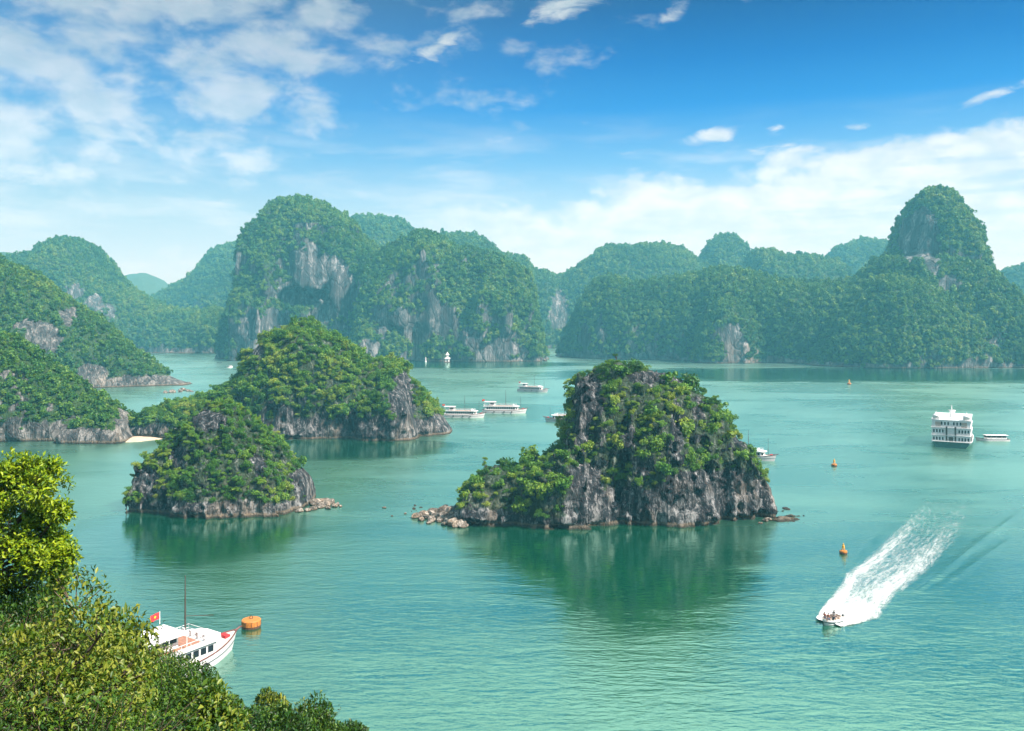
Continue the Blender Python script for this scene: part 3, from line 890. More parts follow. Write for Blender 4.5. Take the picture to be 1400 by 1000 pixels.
# ------------------------------------------------------------------ shrubs one can tell apart on the three islets
def place_shrubs(key, count, size, where, seed, gap):
    p, n, r = scatter_points(key, 1.2, seed, back=0.02, wmin=0.45)
    S = ISL[key]
    o = r.permutation(len(p))
    p, n = p[o], n[o]
    keep, sz = [], []
    for i in range(len(p)):
        if len(keep) >= count:
            break
        s = size[0] + (size[1] - size[0]) * r.uniform() ** 1.5
        if keep:
            d = np.linalg.norm(np.array([p[j] for j in keep]) - p[i], axis=1)
            if (d < gap * (s + np.array(sz))).any():
                continue
        keep.append(i)
        sz.append(s)
    xs = np.array([700 + F * p[i][0] / p[i][1] for i in keep])
    zs = np.array([p[i][2] for i in keep])
    zt = np.quantile(zs, [0.25, 0.5, 0.75])
    sm = np.median(sz)
    names = {}
    for j, i in enumerate(keep):
        band = ['low on', 'below the middle of', 'above the middle of', 'near the top of'][int(np.searchsorted(zt, zs[j]))]
        names.setdefault((band, 'big' if sz[j] > sm else 'small'), []).append(j)
    lab = {}
    for (band, b), js in names.items():
        js.sort(key=lambda j: xs[j])
        for q, j in enumerate(js):
            lab[j] = '%s of the %s shrubs %s %s' % (ordinal(q, len(js)), b, band, where)
    for j, i in enumerate(keep):
        me = SHRUB_ME[j % 4]
        s = sz[j]
        ob = link('shrub', me, loc=tuple(p[i] - np.array([0, 0, s * 0.3]) + n[i] * s * 0.15))
        ob.scale = (s * r.uniform(0.9, 1.2), s * r.uniform(0.9, 1.2), s * r.uniform(0.65, 1.4))
        ob.rotation_euler = (-n[i][1] * 0.3, n[i][0] * 0.3, r.uniform(0, 6.28))
        tag(ob, lab[j], 'shrub', 'shrubs on ' + where)
        SRC.setdefault('shrub', [])
        if len(SRC['shrub']) < 4:
            SRC['shrub'].append(ob)


place_shrubs('A', 112, (1.5, 3.3), 'the tall middle islet', 5, 0.52)
place_shrubs('B', 55, (1.1, 2.4), 'the small left islet', 6, 0.52)
place_shrubs('C', 65, (1.6, 3.4), 'the larger islet behind', 7, 0.55)

# trees that stand out on the left headlands
def far_trees():
    p, n, r = scatter_points('D', 0.6, 77, back=0.1, wmin=0.6)
    fx = 700 + F * p[:, 0] / p[:, 1]
    q = p[(fx > 5) & (fx < 165)]
    r.shuffle(q)
    sel = []
    for c in q:
        if all(np.linalg.norm(c - d) > 7 for d in sel):
            sel.append(c)
        if len(sel) == 12:
            break
    sel.sort(key=lambda c: c[0] / c[1])
    SRC['crown'] = []
    for i, c in enumerate(sel):
        root = empty('broadleaf_tree', tuple(c - np.array([0, 0, 0.3])), r.uniform(0, 6))
        cr = link('crown', CROWN_ME[i % 4], root, (0, 0, 1.2))
        s = r.uniform(2.4, 3.3)
        cr.scale = (s, s, s * 0.95)
        k = 7
        rings = []
        for z_, q_ in ((0, .22), (1.2, .16), (2.6, .09)):
            rings.append([(q_ * math.cos(6.283 * a / k), q_ * math.sin(6.283 * a / k), z_) for a in range(k)])
        V = [v for g in rings for v in g]
        Q = [(g * k + a, g * k + (a + 1) % k, (g + 1) * k + (a + 1) % k, (g + 1) * k + a) for g in range(2) for a in range(k)]
        link('trunk', np_mesh('trunk', V, Q, M['bark'], True), root)
        tag(root, '%s of the round crowned trees standing out on the near left headland' % ordinal(i, len(sel)), 'tree', 'trees on the left headland')
        if len(SRC['crown']) < 4:
            SRC['crown'].append(cr)


far_trees()


def crest_trees(key, count, where, seed):
    """thin umbrella-crowned trees whose bare stems show against the water behind"""
    p, n, r = scatter_points(key, 0.5, seed, back=-0.2, wmin=0.3)
    fx = 700 + F * p[:, 0] / p[:, 1]
    fy = YH - F * (p[:, 2] - CZ) / p[:, 1]
    sel = []
    for lo, hi in zip(np.linspace(fx.min(), fx.max(), count + 1)[:-1], np.linspace(fx.min(), fx.max(), count + 1)[1:]):
        m = np.where((fx > lo) & (fx < hi))[0]
        if len(m) > 4:
            sel.append(p[m[np.argsort(fy[m])[r.randint(0, min(6, len(m)))]]])
    sel.sort(key=lambda c: c[0] / c[1])
    for i, c in enumerate(sel):
        root = empty('crest_tree', tuple(c - np.array([0, 0, 0.3])), r.uniform(0, 6))
        h = r.uniform(1.6, 2.9)
        lean = r.normal(size=2) * 0.35
        top = (lean[0], lean[1], h)
        parts = [tube([(0, 0, 0), (lean[0] * 0.3, lean[1] * 0.3, h * 0.55), top], [0.15, 0.11, 0.06], 6)]
        for j in range(3):
            a = r.uniform(0, 6.28)
            parts.append(tube([(lean[0] * 0.5, lean[1] * 0.5, h * r.uniform(0.55, 0.85)), (lean[0] + 0.9 * math.cos(a), lean[1] + 0.9 * math.sin(a), h * r.uniform(0.85, 1.15))], [0.06, 0.02], 5))
        v, q = merge(parts)
        link('trunk', np_mesh('trunk', v, q, M['bark'], True), root)
        cr = link('crown', SHRUB_ME[[1, 3, 2][i % 3]], root, (top[0], top[1], h - 0.25))
        s = r.uniform(0.9, 1.6)
        cr.scale = (s, s, s * r.uniform(0.5, 0.8))
        tag(root, '%s of the thin-stemmed trees on the crest of %s' % (ordinal(i, len(sel)), where), 'tree', 'thin trees on the crest of ' + where)



cover('A', 'shrub_cover', 'low green scrub clinging to the tall middle islet', 0.24, (0.5, 1.5), 1, 'shrub')
cover('B', 'shrub_cover', 'low green scrub over the small left islet', 0.42, (0.5, 1.5), 2, 'shrub')
cover('C', 'shrub_cover', 'dense green scrub over the larger islet behind', 0.26, (0.9, 3.0), 3, 'shrub')
cover('D', 'forest_cover', 'dense green thicket over the near left headland', 0.30, (0.9, 2.4), 4, 'crown')
cover('E', 'forest_cover', 'green thicket over the long left headland behind', 0.12, (1.4, 3.8), 5, 'crown')
cover('F', 'forest_cover', 'forest over the pointed hill at far left', 0.050, (2.4, 6.0), 6, 'crown', back=-0.3)
cover('G', 'forest_cover', 'forest over the great domed mountain', 0.062, (2.2, 5.4), 7, 'crown', back=-0.3)
cover('I', 'forest_cover', 'forest over the long right ridge and its tower', 0.066, (2.2, 5.2), 8, 'crown', back=-0.3)
for i, (k, lb, pf, Y, T, vx) in enumerate(BACK):
    if k[0] != 'K':
        cover(k, 'forest_cover', 'forest over the ' + lb.split(' behind')[0].split(' above')[0].split(' left of')[0].split(' at the')[0].split(' showing')[0].split(' between')[0] + (' beyond the tower' if k == 'J5' else ' beside the tower' if k == 'J4' else ''),
              0.030, (3.0, 7.0), 20 + i, 'crown', back=-0.2)
# ------------------------------------------------------------------ foreground hillside, bushes and tree
def zg(x, y):
    z = 48.3 - 0.62 * max(y, 0) - 0.40 * max(min(x, 30), -24)
    if y < 0:
        z = 48.3 - 0.40 * max(min(x, 0), -24) * max(0.0, 1 + y / 20)
    if y > 36:
        z -= (y - 36) * 2.6
    if x > 3:
        z -= (x - 3) * 2.2
    return max(z, -3.0)


def hill_ground():
    xs = np.arange(-64, 26.1, 1.0)
    ys = np.arange(-30, 58.1, 1.0)
    V = [(x, y, 0) for x in xs for y in ys]
    V = np.array(V, float)
    n = fbm(V / 5.0, 3, 3) * 0.5
    V[:, 2] = [zg(x, y) for x, y, _ in V] + n
    near = np.hypot(V[:, 0], V[:, 1]) < 3
    V[near, 2] = np.minimum(V[near, 2], 48.3)
    a = len(ys)
    i, j = np.meshgrid(np.arange(len(xs) - 1), np.arange(a - 1), indexing='ij')
    k = (i * a + j).ravel()
    Q = np.stack([k, k + a, k + a + 1, k + 1], 1)
    tag(link('hill_ground', np_mesh('hill_ground', V, Q, M['soil'], True)), 'steep earth slope under the foreground bushes', 'hillside', kind='structure')


hill_ground()


def tube(pts, radii, k=5):
    pts = [Vector(p) for p in pts]
    V, Q = [], []
    for i, p in enumerate(pts):
        d = (pts[min(i + 1, len(pts) - 1)] - pts[max(i - 1, 0)]).normalized()
        a = d.orthogonal().normalized()
        b = d.cross(a)
        for j in range(k):
            t = 6.28318 * j / k
            V.append(tuple(p + (a * math.cos(t) + b * math.sin(t)) * radii[i]))
    for i in range(len(pts) - 1):
        for j in range(k):
            Q.append((i * k + j, i * k + (j + 1) % k, (i + 1) * k + (j + 1) % k, (i + 1) * k + j))
    return V, Q


def merge(parts):
    V, Q, n = [], [], 0
    for v, q in parts:
        V.append(np.asarray(v, float))
        Q.append(np.asarray(q, int) + n)
        n += len(v)
    return np.concatenate(V), np.concatenate(Q)


def blades(p, d, n, s, r, width=0.40, fold=0.16, droop=0.2):
    """folded leaf blades at p, growing along d, facing n, of length s"""
    s = s[:, None]
    d = d / np.linalg.norm(d, axis=1)[:, None]
    b = np.cross(d, n)
    b /= np.maximum(np.linalg.norm(b, axis=1), 1e-6)[:, None]
    n = np.cross(b, d)
    mid = p + d * s * 0.48
    V = np.stack([p, mid - b * s * width * 0.5 + n * s * fold, p + d * s - n * s * droop, mid + b * s * width * 0.5 + n * s * fold], 1)
    m = len(p)
    V = np.concatenate([V, (mid - n * s * 0.02)[:, None]], 1).reshape(-1, 3)
    k = np.arange(m)[:, None] * 5
    Q = np.concatenate([np.concatenate([k, k + 4, k + 2, k + 1], 1), np.concatenate([k, k + 3, k + 2, k + 4], 1)])
    return V, Q


def twig_bush(name, seed, ntwig, nleaf, leaf, mat, upright=0.5, spread=1.0):
    r = np.random.RandomState(seed)
    LV, stems = [], []
    for i in range(ntwig):
        a = r.uniform(0, 6.283)
        e = r.uniform(0.05, 1.45)
        d = np.array([math.cos(a) * math.cos(e) * spread, math.sin(a) * math.cos(e) * spread, math.sin(e)])
        L = r.uniform(0.65, 1.12)
        o = np.array([r.normal() * 0.18, r.normal() * 0.18, r.uniform(0.0, 0.25)])
        ts = np.linspace(0, 1, 6)
        bend = np.array([r.normal() * 0.25, r.normal() * 0.25, upright * r.uniform(0.0, 0.7)])
        pts = o + np.outer(ts, d * L) + np.outer(ts ** 2, bend * 0.5)
        stems.append(tube(pts, [0.010, 0.008, 0.007, 0.005, 0.004, 0.002], 3))
        t = r.uniform(0.12, 1.02, nleaf)
        p = np.stack([np.interp(t, ts, pts[:, k]) for k in range(3)], 1) + r.normal(size=(nleaf, 3)) * 0.03
        td = pts[-1] - pts[0]
        td /= np.linalg.norm(td)
        side = np.cross(td, r.normal(size=(nleaf, 3)))
        side /= np.linalg.norm(side, axis=1)[:, None]
        dd = td * r.uniform(0.1, 0.9, (nleaf, 1)) + side * 0.9 + np.array([0, 0, 0.15])
        nn = np.array([0, 0, 1.0]) + td * 0.45 + r.normal(size=(nleaf, 3)) * 0.4
        LV.append(blades(p, dd, nn, leaf * r.uniform(0.55, 1.3, nleaf), r))
    v, q = merge(LV)
    sv, sq = merge(stems)
    top = v[:, 2].max() * 0.96
    wid = np.quantile(np.hypot(v[:, 0], v[:, 1]), 0.97)
    k = np.array([1 / wid, 1 / wid, 1 / top])
    v, sv = v * k, sv * k * np.array([1, 1, 0.97])
    return np_mesh(name + '_foliage', v, q, mat), np_mesh(name + '_stem', sv, sq, M['bark'])


def lobed_bush(name, seed, lobes, leaves, leaf, mat, width=0.5):
    """rounded broadleaf bush: leafy heads on short branches, dark gaps between the heads"""
    r = np.random.RandomState(seed)
    LV, stems = [], []
    for i in range(lobes):
        a, e = r.uniform(0, 6.283), math.asin(r.uniform(0.05, 0.98))
        q = r.uniform(0.17, 0.33)
        d0 = np.array([math.cos(a) * math.cos(e), math.sin(a) * math.cos(e), math.sin(e)])
        c = d0 * r.uniform(0.35, 0.88) + np.array([0, 0, 0.08])
        stems.append(tube([(0, 0, 0), tuple(c * 0.5 + np.array([0, 0, 0.05])), tuple(c)], [0.02, 0.013, 0.006], 4))
        n = int(leaves / lobes * (q / 0.3) ** 2)
        d = r.normal(size=(n, 3)) + d0 * 0.5 + np.array([0, 0, 0.35])
        d /= np.linalg.norm(d, axis=1)[:, None]
        p = c + d * q * (0.55 + 0.5 * r.uniform(size=(n, 1)) ** 0.6)
        gro = d * 0.55 + r.normal(size=(n, 3)) * 0.55 + np.array([0, 0, -0.15])
        nn = d + np.array([0, 0, 0.7]) + r.normal(size=(n, 3)) * 0.35
        LV.append(blades(p, gro, nn, leaf * r.uniform(0.55, 1.35, n), r, width=width))
        for j in range(7):
            k = r.randint(n)
            stems.append(tube([tuple(c), tuple(p[k])], [0.006, 0.002], 3))
    v, q_ = merge(LV)
    sv, sq = merge(stems)
    top = v[:, 2].max() * 0.98
    wid = np.quantile(np.hypot(v[:, 0], v[:, 1]), 0.97)
    k = np.array([1 / wid, 1 / wid, 1 / top])
    return np_mesh(name + '_foliage', v * k, q_, mat), np_mesh(name + '_stem', sv * k, sq, M['bark'])


BUSH_ME = []
for i in range(8):
    mt = M['leaf_dry'] if i == 6 else M['leaf_bush']
    if i in (1, 3, 4, 5, 7):
        BUSH_ME.append(lobed_bush('bush', 340 + i, [17, 0, 0, 22, 14, 20, 0, 26][i] or 18, 17000, [0, 0.052, 0, 0.040, 0.060, 0.045, 0, 0.036][i], mt))
        continue
    BUSH_ME.append(twig_bush('bush', 300 + i, [300, 250, 340, 290, 250, 290, 150, 310][i], [60, 62, 58, 60, 58, 58, 48, 62][i], [0.046, 0.064, 0.042, 0.054, 0.070, 0.048, 0.046, 0.045][i], mt,
                             upright=[0.2, 0.35, 0.1, 0.2, 0.4, 0.2, 0.6, 0.2][i]))
cont_x = [-200, 0, 60, 100, 130, 150, 170, 190, 215, 240, 262, 290, 320, 340, 360, 380, 400, 430, 455, 500, 540]
cont_y = [760, 796, 806, 814, 828, 840, 849, 856, 866, 892, 918, 940, 948, 948, 954, 950, 950, 960, 972, 990, 1020]


def plant_bushes():
    r = random.Random(4)
    found = []
    Y = 8.5
    row = 0
    while Y < 35:
        step = 1.25 + Y * 0.026
        X = -0.66 * Y - 1.5 + (row % 2) * step * 0.5
        while X < 2:
            x_, y_ = X + r.uniform(-.35, .35) * step, Y + r.uniform(-.3, .3) * step
            px = 700 + F * x_ / y_
            if px < 490:
                z0 = zg(x_, y_)
                ztop = CZ - (np.interp(px + 0.42 * F / y_, cont_x, cont_y) - YH) / F * y_
                h = min((ztop - z0) * (1.0 if r.random() < 0.5 else r.uniform(0.55, 0.92)), r.uniform(2.4, 4.4) if y_ > 19 else r.uniform(1.4, 2.8))
                if h > 0.6:
                    found.append((x_, y_, z0, h, px))
            X += step
        Y += step * 0.85
        row += 1
    tones = {}
    for i, (x_, y_, z0, h, px) in enumerate(found):
        v = r.choice([0, 1, 1, 2, 3, 3, 4, 4, 5, 5, 7]) if r.random() > 0.1 else 6
        depth = 'close below the viewpoint' if y_ < 15 else 'midway down the foreground slope' if y_ < 24 else 'on the far lip of the foreground slope'
        kind = ['fine-leaved', 'broad-leaved', 'fine-leaved', 'broad-leaved', 'broad-leaved', 'fine-leaved', 'brown', 'fine-leaved'][v]
        tones.setdefault((depth, kind), []).append((px, i))
        root = empty('bush', (x_, y_, z0 - 0.12), r.uniform(0, 6.28))
        w = min(max(h, 1.3) * r.uniform(0.8, 1.05), 2.2)
        for nm, me in zip(('foliage', 'stem'), BUSH_ME[v]):
            c = link(nm, me, root)
            c.scale = (w * 0.84, w * 0.84, h)
        found[i] = root
    for (depth, kind), js in tones.items():
        js.sort()
        for q, (px, i) in enumerate(js):
            tag(found[i], '%s of the %s bushes %s' % (ordinal(q, len(js)), kind, depth), 'bush', 'bushes on the foreground slope')
    print('BUSHES', len(found))


plant_bushes()


def big_tree():
    r = np.random.RandomState(9)
    Y0 = 23.0
    bx, by = -15.2, 23.4
    bz = zg(bx, by)
    root = empty('leafy_tree', (bx, by, bz))
    lobes = [(55, 668, 34), (18, 680, 52), (-40, 690, 60), (58, 728, 36), (15, 745, 60), (-50, 760, 70), (62, 772, 30), (30, 805, 48), (-30, 820, 60), (80, 742, 14), (40, 645, 20), (-80, 720, 60), (70, 812, 22), (84, 700, 13), (70, 640, 12), (92, 760, 12), (84, 785, 13), (10, 650, 22), (48, 700, 20), (40, 765, 26)]
    base = Vector((bx, by, bz))
    limbs = []
    trunk_top = Vector((0.2, 0.0, 3.0))
    limbs.append(tube([(0, 0, -0.3), (0.05, 0.05, 1.0), (0.15, 0, 2.0), tuple(trunk_top)], [0.20, 0.16, 0.14, 0.10], 8))
    LV = []
    twigs = []
    for (x, y, q) in lobes:
        dep = Y0 + r.uniform(-0.9, 0.9)
        c = P3(x, y, dep) - base
        rad = q / F * dep * 0.80
        st = Vector((0.1, 0, r.uniform(1.2, 3.0)))
        midp = st.lerp(c, 0.55) + Vector((0, 0, 0.25))
        limbs.append(tube([st, midp, c], [0.075, 0.05, 0.02], 6))
        nt = int(30 + 120 * (rad / 1.2) ** 2)
        for i in range(nt):
            d = r.normal(size=3)
            d[2] += 0.25
            d /= np.linalg.norm(d)
            tip = np.array(c) + d * rad * (0.45 + 0.85 * r.uniform() ** 0.8) * (0.8 + 0.35 * math.sin(3 * d[0] * 2 + x) * math.sin(4 * d[2] + y))
            twigs.append(tube([tuple(np.array(c) + d * rad * 0.2), tuple(tip)], [0.012, 0.004], 3))
            n = r.randint(16, 26)
            dd = r.normal(size=(n, 3)) * 0.7 + d * 0.8
            nn = np.array([0, 0, 0.9]) + d * 0.6 + r.normal(size=(n, 3)) * 0.45
            p = tip + r.normal(size=(n, 3)) * 0.085
            LV.append(blades(p, dd, nn, 0.135 * r.uniform(0.6, 1.25, n), r, width=0.46))
    v, q = merge(LV)
    link('crown', np_mesh('crown', v, q, M['leaf_tree']), root)
    v, q = merge(limbs + twigs)
    link('trunk', np_mesh('trunk', v, q, M['bark'], True), root)
    tag(root, 'bright yellow-green leafy tree rising above the bushes at the left edge', 'tree')


big_tree()
crest_trees('A', 8, 'the tall middle islet', 31)
crest_trees('B', 6, 'the small left islet', 32)
crest_trees('C', 7, 'the larger islet behind', 33)
# ------------------------------------------------------------------ boats, buoys, rocks, people
class MB:
    """collects boxes, tubes and lofts into one mesh"""

    def __init__(self):
        self.bm = bmesh.new()

    def box(self, a, b, bev=0.0):
        c = [(a[i] + b[i]) / 2 for i in range(3)]
        s = [abs(b[i] - a[i]) for i in range(3)]
        r = bmesh.ops.create_cube(self.bm, size=1.0, matrix=Matrix.Translation(c) @ Matrix.Diagonal((*s, 1)))
        if bev:
            es = list({e for v in r['verts'] for e in v.link_edges})
            bmesh.ops.bevel(self.bm, geom=es, offset=bev, segments=2, affect='EDGES', profile=0.5)
        return self

    def tube(self, pts, rad, k=8):
        if not isinstance(rad, (list, tuple)):
            rad = [rad] * len(pts)
        v, q = tube(pts, rad, k)
        vs = [self.bm.verts.new(p) for p in v]
        for f in q:
            self.bm.faces.new([vs[i] for i in f])
        self.bm.faces.new(vs[:k][::-1])
        self.bm.faces.new(vs[-k:])
        return self

    def lathe(self, prof_, k=20, c=(0, 0, 0)):
        rings = []
        for (rr, z) in prof_:
            rings.append([self.bm.verts.new((c[0] + rr * math.cos(6.28318 * j / k), c[1] + rr * math.sin(6.28318 * j / k), c[2] + z)) for j in range(k)])
        for a, b in zip(rings, rings[1:]):
            for j in range(k):
                self.bm.faces.new((a[j], a[(j + 1) % k], b[(j + 1) % k], b[j]))
        self.bm.faces.new(rings[0][::-1])
        self.bm.faces.new(rings[-1])
        return self

    def loft(self, secs, cap=True):
        rs = [[self.bm.verts.new(p) for p in s] for s in secs]
        for a, b in zip(rs, rs[1:]):
            for j in range(len(a) - 1):
                self.bm.faces.new((a[j], b[j], b[j + 1], a[j + 1]))
        if cap:
            self.bm.faces.new(rs[0])
            self.bm.faces.new(rs[-1][::-1])
        return self

    def prism(self, pts, z0, z1):
        lo = [self.bm.verts.new((x, y, z0)) for x, y in pts]
        hi = [self.bm.verts.new((x, y, z1)) for x, y in pts]
        n = len(pts)
        self.bm.faces.new(lo[::-1])
        self.bm.faces.new(hi)
        for i in range(n):
            self.bm.faces.new((lo[i], lo[(i + 1) % n], hi[(i + 1) % n], hi[i]))
        return self

    def torus(self, c, R_, r_, axis='Y', k=14, m=8):
        vs = []
        for i in range(k):
            a = 6.28318 * i / k
            for j in range(m):
                b = 6.28318 * j / m
                u, v, w = (R_ + r_ * math.cos(b)) * math.cos(a), (R_ + r_ * math.cos(b)) * math.sin(a), r_ * math.sin(b)
                p = {'Y': (u, w, v), 'Z': (u, v, w), 'X': (w, u, v)}[axis]
                vs.append(self.bm.verts.new([c[q] + p[q] for q in range(3)]))
        for i in range(k):
            for j in range(m):
                self.bm.faces.new((vs[i * m + j], vs[((i + 1) % k) * m + j], vs[((i + 1) % k) * m + (j + 1) % m], vs[i * m + (j + 1) % m]))
        return self

    def build(self, name, mat, parent=None, smooth=False):
        bmesh.ops.recalc_face_normals(self.bm, faces=self.bm.faces)
        me = bpy.data.meshes.new(name)
        self.bm.to_mesh(me)
        self.bm.free()
        me.materials.append(mat)
        if smooth:
            for p in me.polygons:
                p.use_smooth = True
        return link(name, me, parent)


def hull_secs(L, B, sheer0, sheer1, draft=0.6, n=22, full=0.58, stern=0.82, rake=0.32, wl=0.95):
    secs, rail = [], []
    for i in range(n + 1):
        t = i / n
        b = B / 2 * (1 - max(0.0, (t - full) / (1 - full)) ** 2.3 * 0.985)
        if t < 0.25:
            b *= stern + (1 - stern) * math.sin(t / 0.25 * math.pi / 2)
        z = sheer0 + sheer1 * max(0.0, (t - 0.5) / 0.5) ** 2 + 0.25 * sheer1 * max(0.0, (0.2 - t) / 0.2) ** 2
        x = -L / 2 + L * t
        bw = max(0.0, (t - 0.6) / 0.4) ** 2
        xr = lambda q: x - rake * bw * (z - q)
        half = [(xr(z), b, z), (xr(z * 0.45), b * (0.5 + 0.51 * wl - 0.16 * bw), z * 0.45), (xr(0), b * (wl - 0.32 * bw), 0), (xr(-draft), b * (0.62 - 0.3 * bw), -draft)]
        secs.append(half + [(p[0], -p[1], p[2]) for p in half[::-1]])
        rail.append((x, b, z))
    return secs, rail


def tour_boat(L=22.0, B=5.6, tall=True, near=False):
    root = empty('tour_boat', (0, 0, 0))
    secs, rail = hull_secs(L, B, 1.7, 1.1)
    MB().loft(secs).build('hull', M['white'], root, False)
    s = MB()
    for sg in (1, -1):
        s.tube([(x, sg * (b + 0.03), z + 0.02) for x, b, z in rail], 0.10, 6)
    s.build('gunwale', M['trim'], root)
    s = MB()
    for sg in (1, -1):
        s.tube([(q[1][0], sg * (q[1][1] + 0.035), q[1][2] + 0.12) for q in secs], 0.065, 6)
    s.build('rubbing_strake', M['darkhull'], root)
    MB().loft([[(x, b * 0.97, z - 0.08), (x, -b * 0.97, z - 0.08)] for x, b, z in rail], cap=False).build('deck', M['cream'], root)
    x0, x1, hw = -L * 0.44, L * 0.27, B / 2 - 0.42
    z0, z1 = 1.45, 3.75
    MB().prism([(x0, -hw), (x1 - 0.4, -hw), (x1 + 0.7, -hw * 0.55), (x1 + 0.7, hw * 0.55), (x1 - 0.4, hw), (x0, hw)], z0, z1).build('cabin', M['white'], root)
    n = 13
    wx = (x1 - 0.7 - (x0 + 1.0)) / n
    for sg in (1, -1):
        for i in range(n):
            a = x0 + 1.0 + i * wx
            fr = MB().box((a + 0.04, sg * (hw - 0.02), 2.28), (a + wx - 0.04, sg * (hw + 0.03), 3.42)).build('window', M['white'], root)
            MB().box((a + 0.14, sg * (hw + 0.01), 2.38), (a + wx - 0.14, sg * (hw + 0.045), 3.32)).build('pane', M['glass'], fr)
    for sg in (1, -1):
        a = math.atan2(hw * 0.45, 1.1)
        w = MB().box((-0.48, -0.02, 2.35), (0.48, 0.035, 3.35)).build('front_window', M['glass'], root)
        w.location = (x1 + 0.16, sg * (hw * 0.775 + 0.012), 0)
        w.rotation_euler = (0, 0, -sg * a if sg > 0 else a + math.pi)
    rf = MB().prism([(x0 - 0.8, -hw - 0.42), (x1 + 0.2, -hw - 0.42), (x1 + 1.6, -hw * 0.5), (x1 + 1.6, hw * 0.5), (x1 + 0.2, hw + 0.42), (x0 - 0.8, hw + 0.42)], 3.75, 3.93).build('roof', M['white'], root)
    MB().box((x0 + 2.2, -hw + 0.5, 3.93), (x1 - 2.2, hw - 0.5, 3.97)).build('sun_deck', M['deck'], rf)
    rl = MB()
    for sg in (1, -1):
        for zz in (4.35, 4.85):
            rl.tube([(x0 - 0.5, sg * (hw + 0.25), zz), (x1 - 0.3, sg * (hw + 0.25), zz)], 0.04, 5)
        k = 12
        for i in range(k + 1):
            xx = x0 - 0.5 + (x1 - 0.3 - x0 + 0.5) * i / k
            rl.tube([(xx, sg * (hw + 0.25), 3.9), (xx, sg * (hw + 0.25), 4.85)], 0.035, 5)
    for zz in (4.35, 4.85):
        rl.tube([(x1 - 0.3, hw + 0.25, zz), (x1 - 0.3, -hw - 0.25, zz)], 0.04, 5)
        rl.tube([(x0 - 0.5, hw + 0.25, zz), (x0 - 0.5, -hw - 0.25, zz)], 0.04, 5)
    rl.build('railing', M['white'], root)
    # row of deck chairs under white covers at the bow end of the roof
    for i in range(4):
        yy = -hw + 0.7 + i * (2 * hw - 1.4) / 3
        c = MB().box((x1 - 1.9, yy - 0.32, 4.18), (x1 - 0.9, yy + 0.32, 4.34), 0.05)
        c.box((x1 - 2.0, yy - 0.32, 4.30), (x1 - 1.82, yy + 0.32, 4.95), 0.05)
        c.box((x1 - 1.85, yy - 0.30, 3.93), (x1 - 1.75, yy + 0.30, 4.2))
        c.box((x1 - 1.05, yy - 0.30, 3.93), (x1 - 0.95, yy + 0.30, 4.2))
        c.build('deck_seat', M['white'], root)
    xa = x0 if not near else L / 2 - 16.5
    if tall:
        cp = MB().box((xa - 0.3, -hw + 0.1, 6.05), (xa + 6.0, hw - 0.1, 6.2), 0.04).build('canopy', M['white'], root)
        ps = MB()
        for xx in (xa, xa + 2.9, xa + 5.7):
            for sg in (1, -1):
                ps.tube([(xx, sg * (hw - 0.3), 3.92), (xx, sg * (hw - 0.3), 6.06)], 0.06, 6)
        ps.build('post', M['white'], cp)
        wh = MB().box((xa + 2.6, -1.3, 3.93), (xa + 5.4, 1.3, 5.85), 0.06).build('wheelhouse', M['white'], root)
        wg = MB()
        for sg in (1, -1):
            wg.box((xa + 2.9, sg * 1.29, 4.75), (xa + 5.1, sg * 1.325, 5.5))
        wg.box((xa + 5.39, -1.05, 4.75), (xa + 5.43, 1.05, 5.5))
        wg.build('pane', M['glass'], wh)
    mx, my = (L / 2 - 7.2, hw - 0.5) if near else (0.5, 0.7)
    ms = MB().tube([(mx, my, 3.9), (mx, my, 8.0), (mx, my, 12.5)], [0.13, 0.11, 0.06], 8).build('mast', M['wood'], root)
    MB().tube([(mx, my, 6.5), (mx + 3.0, my - 2.6, 6.25)], 0.05, 6).build('boom', M['wood'], ms)
    if tall and not near:
        MB().tube([(x1 + 2.2, 0, 2.2), (x1 + 2.2, 0, 9.3)], [0.10, 0.05], 8).build('foremast', M['wood'], root)
    xf, zf = (L / 2 - 11.0, 8.4) if near else (x0, 7.4)
    fp = MB().tube([(xf - 0.4, hw - 0.5, zf - 3.5), (xf - 0.4, hw - 0.5, zf)], 0.05, 6).build('flagpole', M['white'], root)
    fl = MB()
    nx = 8
    secs = []
    for i in range(nx + 1):
        u = i / nx
        yy = 0.14 * math.sin(u * 5.5) * u
        secs.append([(xf - 0.45 - u * 1.5, hw - 0.5 + yy, zf - 0.1 - 0.12 * u), (xf - 0.45 - u * 1.5, hw - 0.5 + yy + 0.03, zf - 1.05 - 0.2 * u)])
    fl.loft(secs, cap=False)
    fo = fl.build('flag', M['red'], fp)
    star = MB()
    pts = []
    for i in range(10):
        rr = 0.24 if i % 2 == 0 else 0.095
        pts.append((rr * math.sin(i * math.pi / 5), rr * math.cos(i * math.pi / 5)))
    star.prism(pts, -0.09, 0.09)
    so = star.build('star', M['yellow'], fo)
    so.location = (xf - 0.45 - 0.72, hw - 0.5 + 0.14 * math.sin(2.7) * 0.48 + 0.015, zf - 0.62)
    so.rotation_euler = (R(90), 0, 0)
    for xx in (-5.5, 0.0, 4.2):
        MB().torus((xx, -B / 2 - 0.16, 0.95), 0.30, 0.12, 'Y').build('fender', M['rubber'], root, True)
    MB().tube([(L / 2 - 0.3, 0, 2.7), (L / 2 + 0.5, 0, 3.0), (L / 2 + 1.0, 0, 3.05)], [0.16, 0.13, 0.07], 6).build('bowsprit', M['trim'], root)
    an = MB().box((L / 2 - 2.6, -0.7, 2.25), (L / 2 - 1.7, 0.7, 2.75), 0.05)
    an.build('anchor_winch', M['red'], root)
    return root


def set_at(o, p, heading):
    o.location = p
    o.rotation_euler = (0, 0, heading)


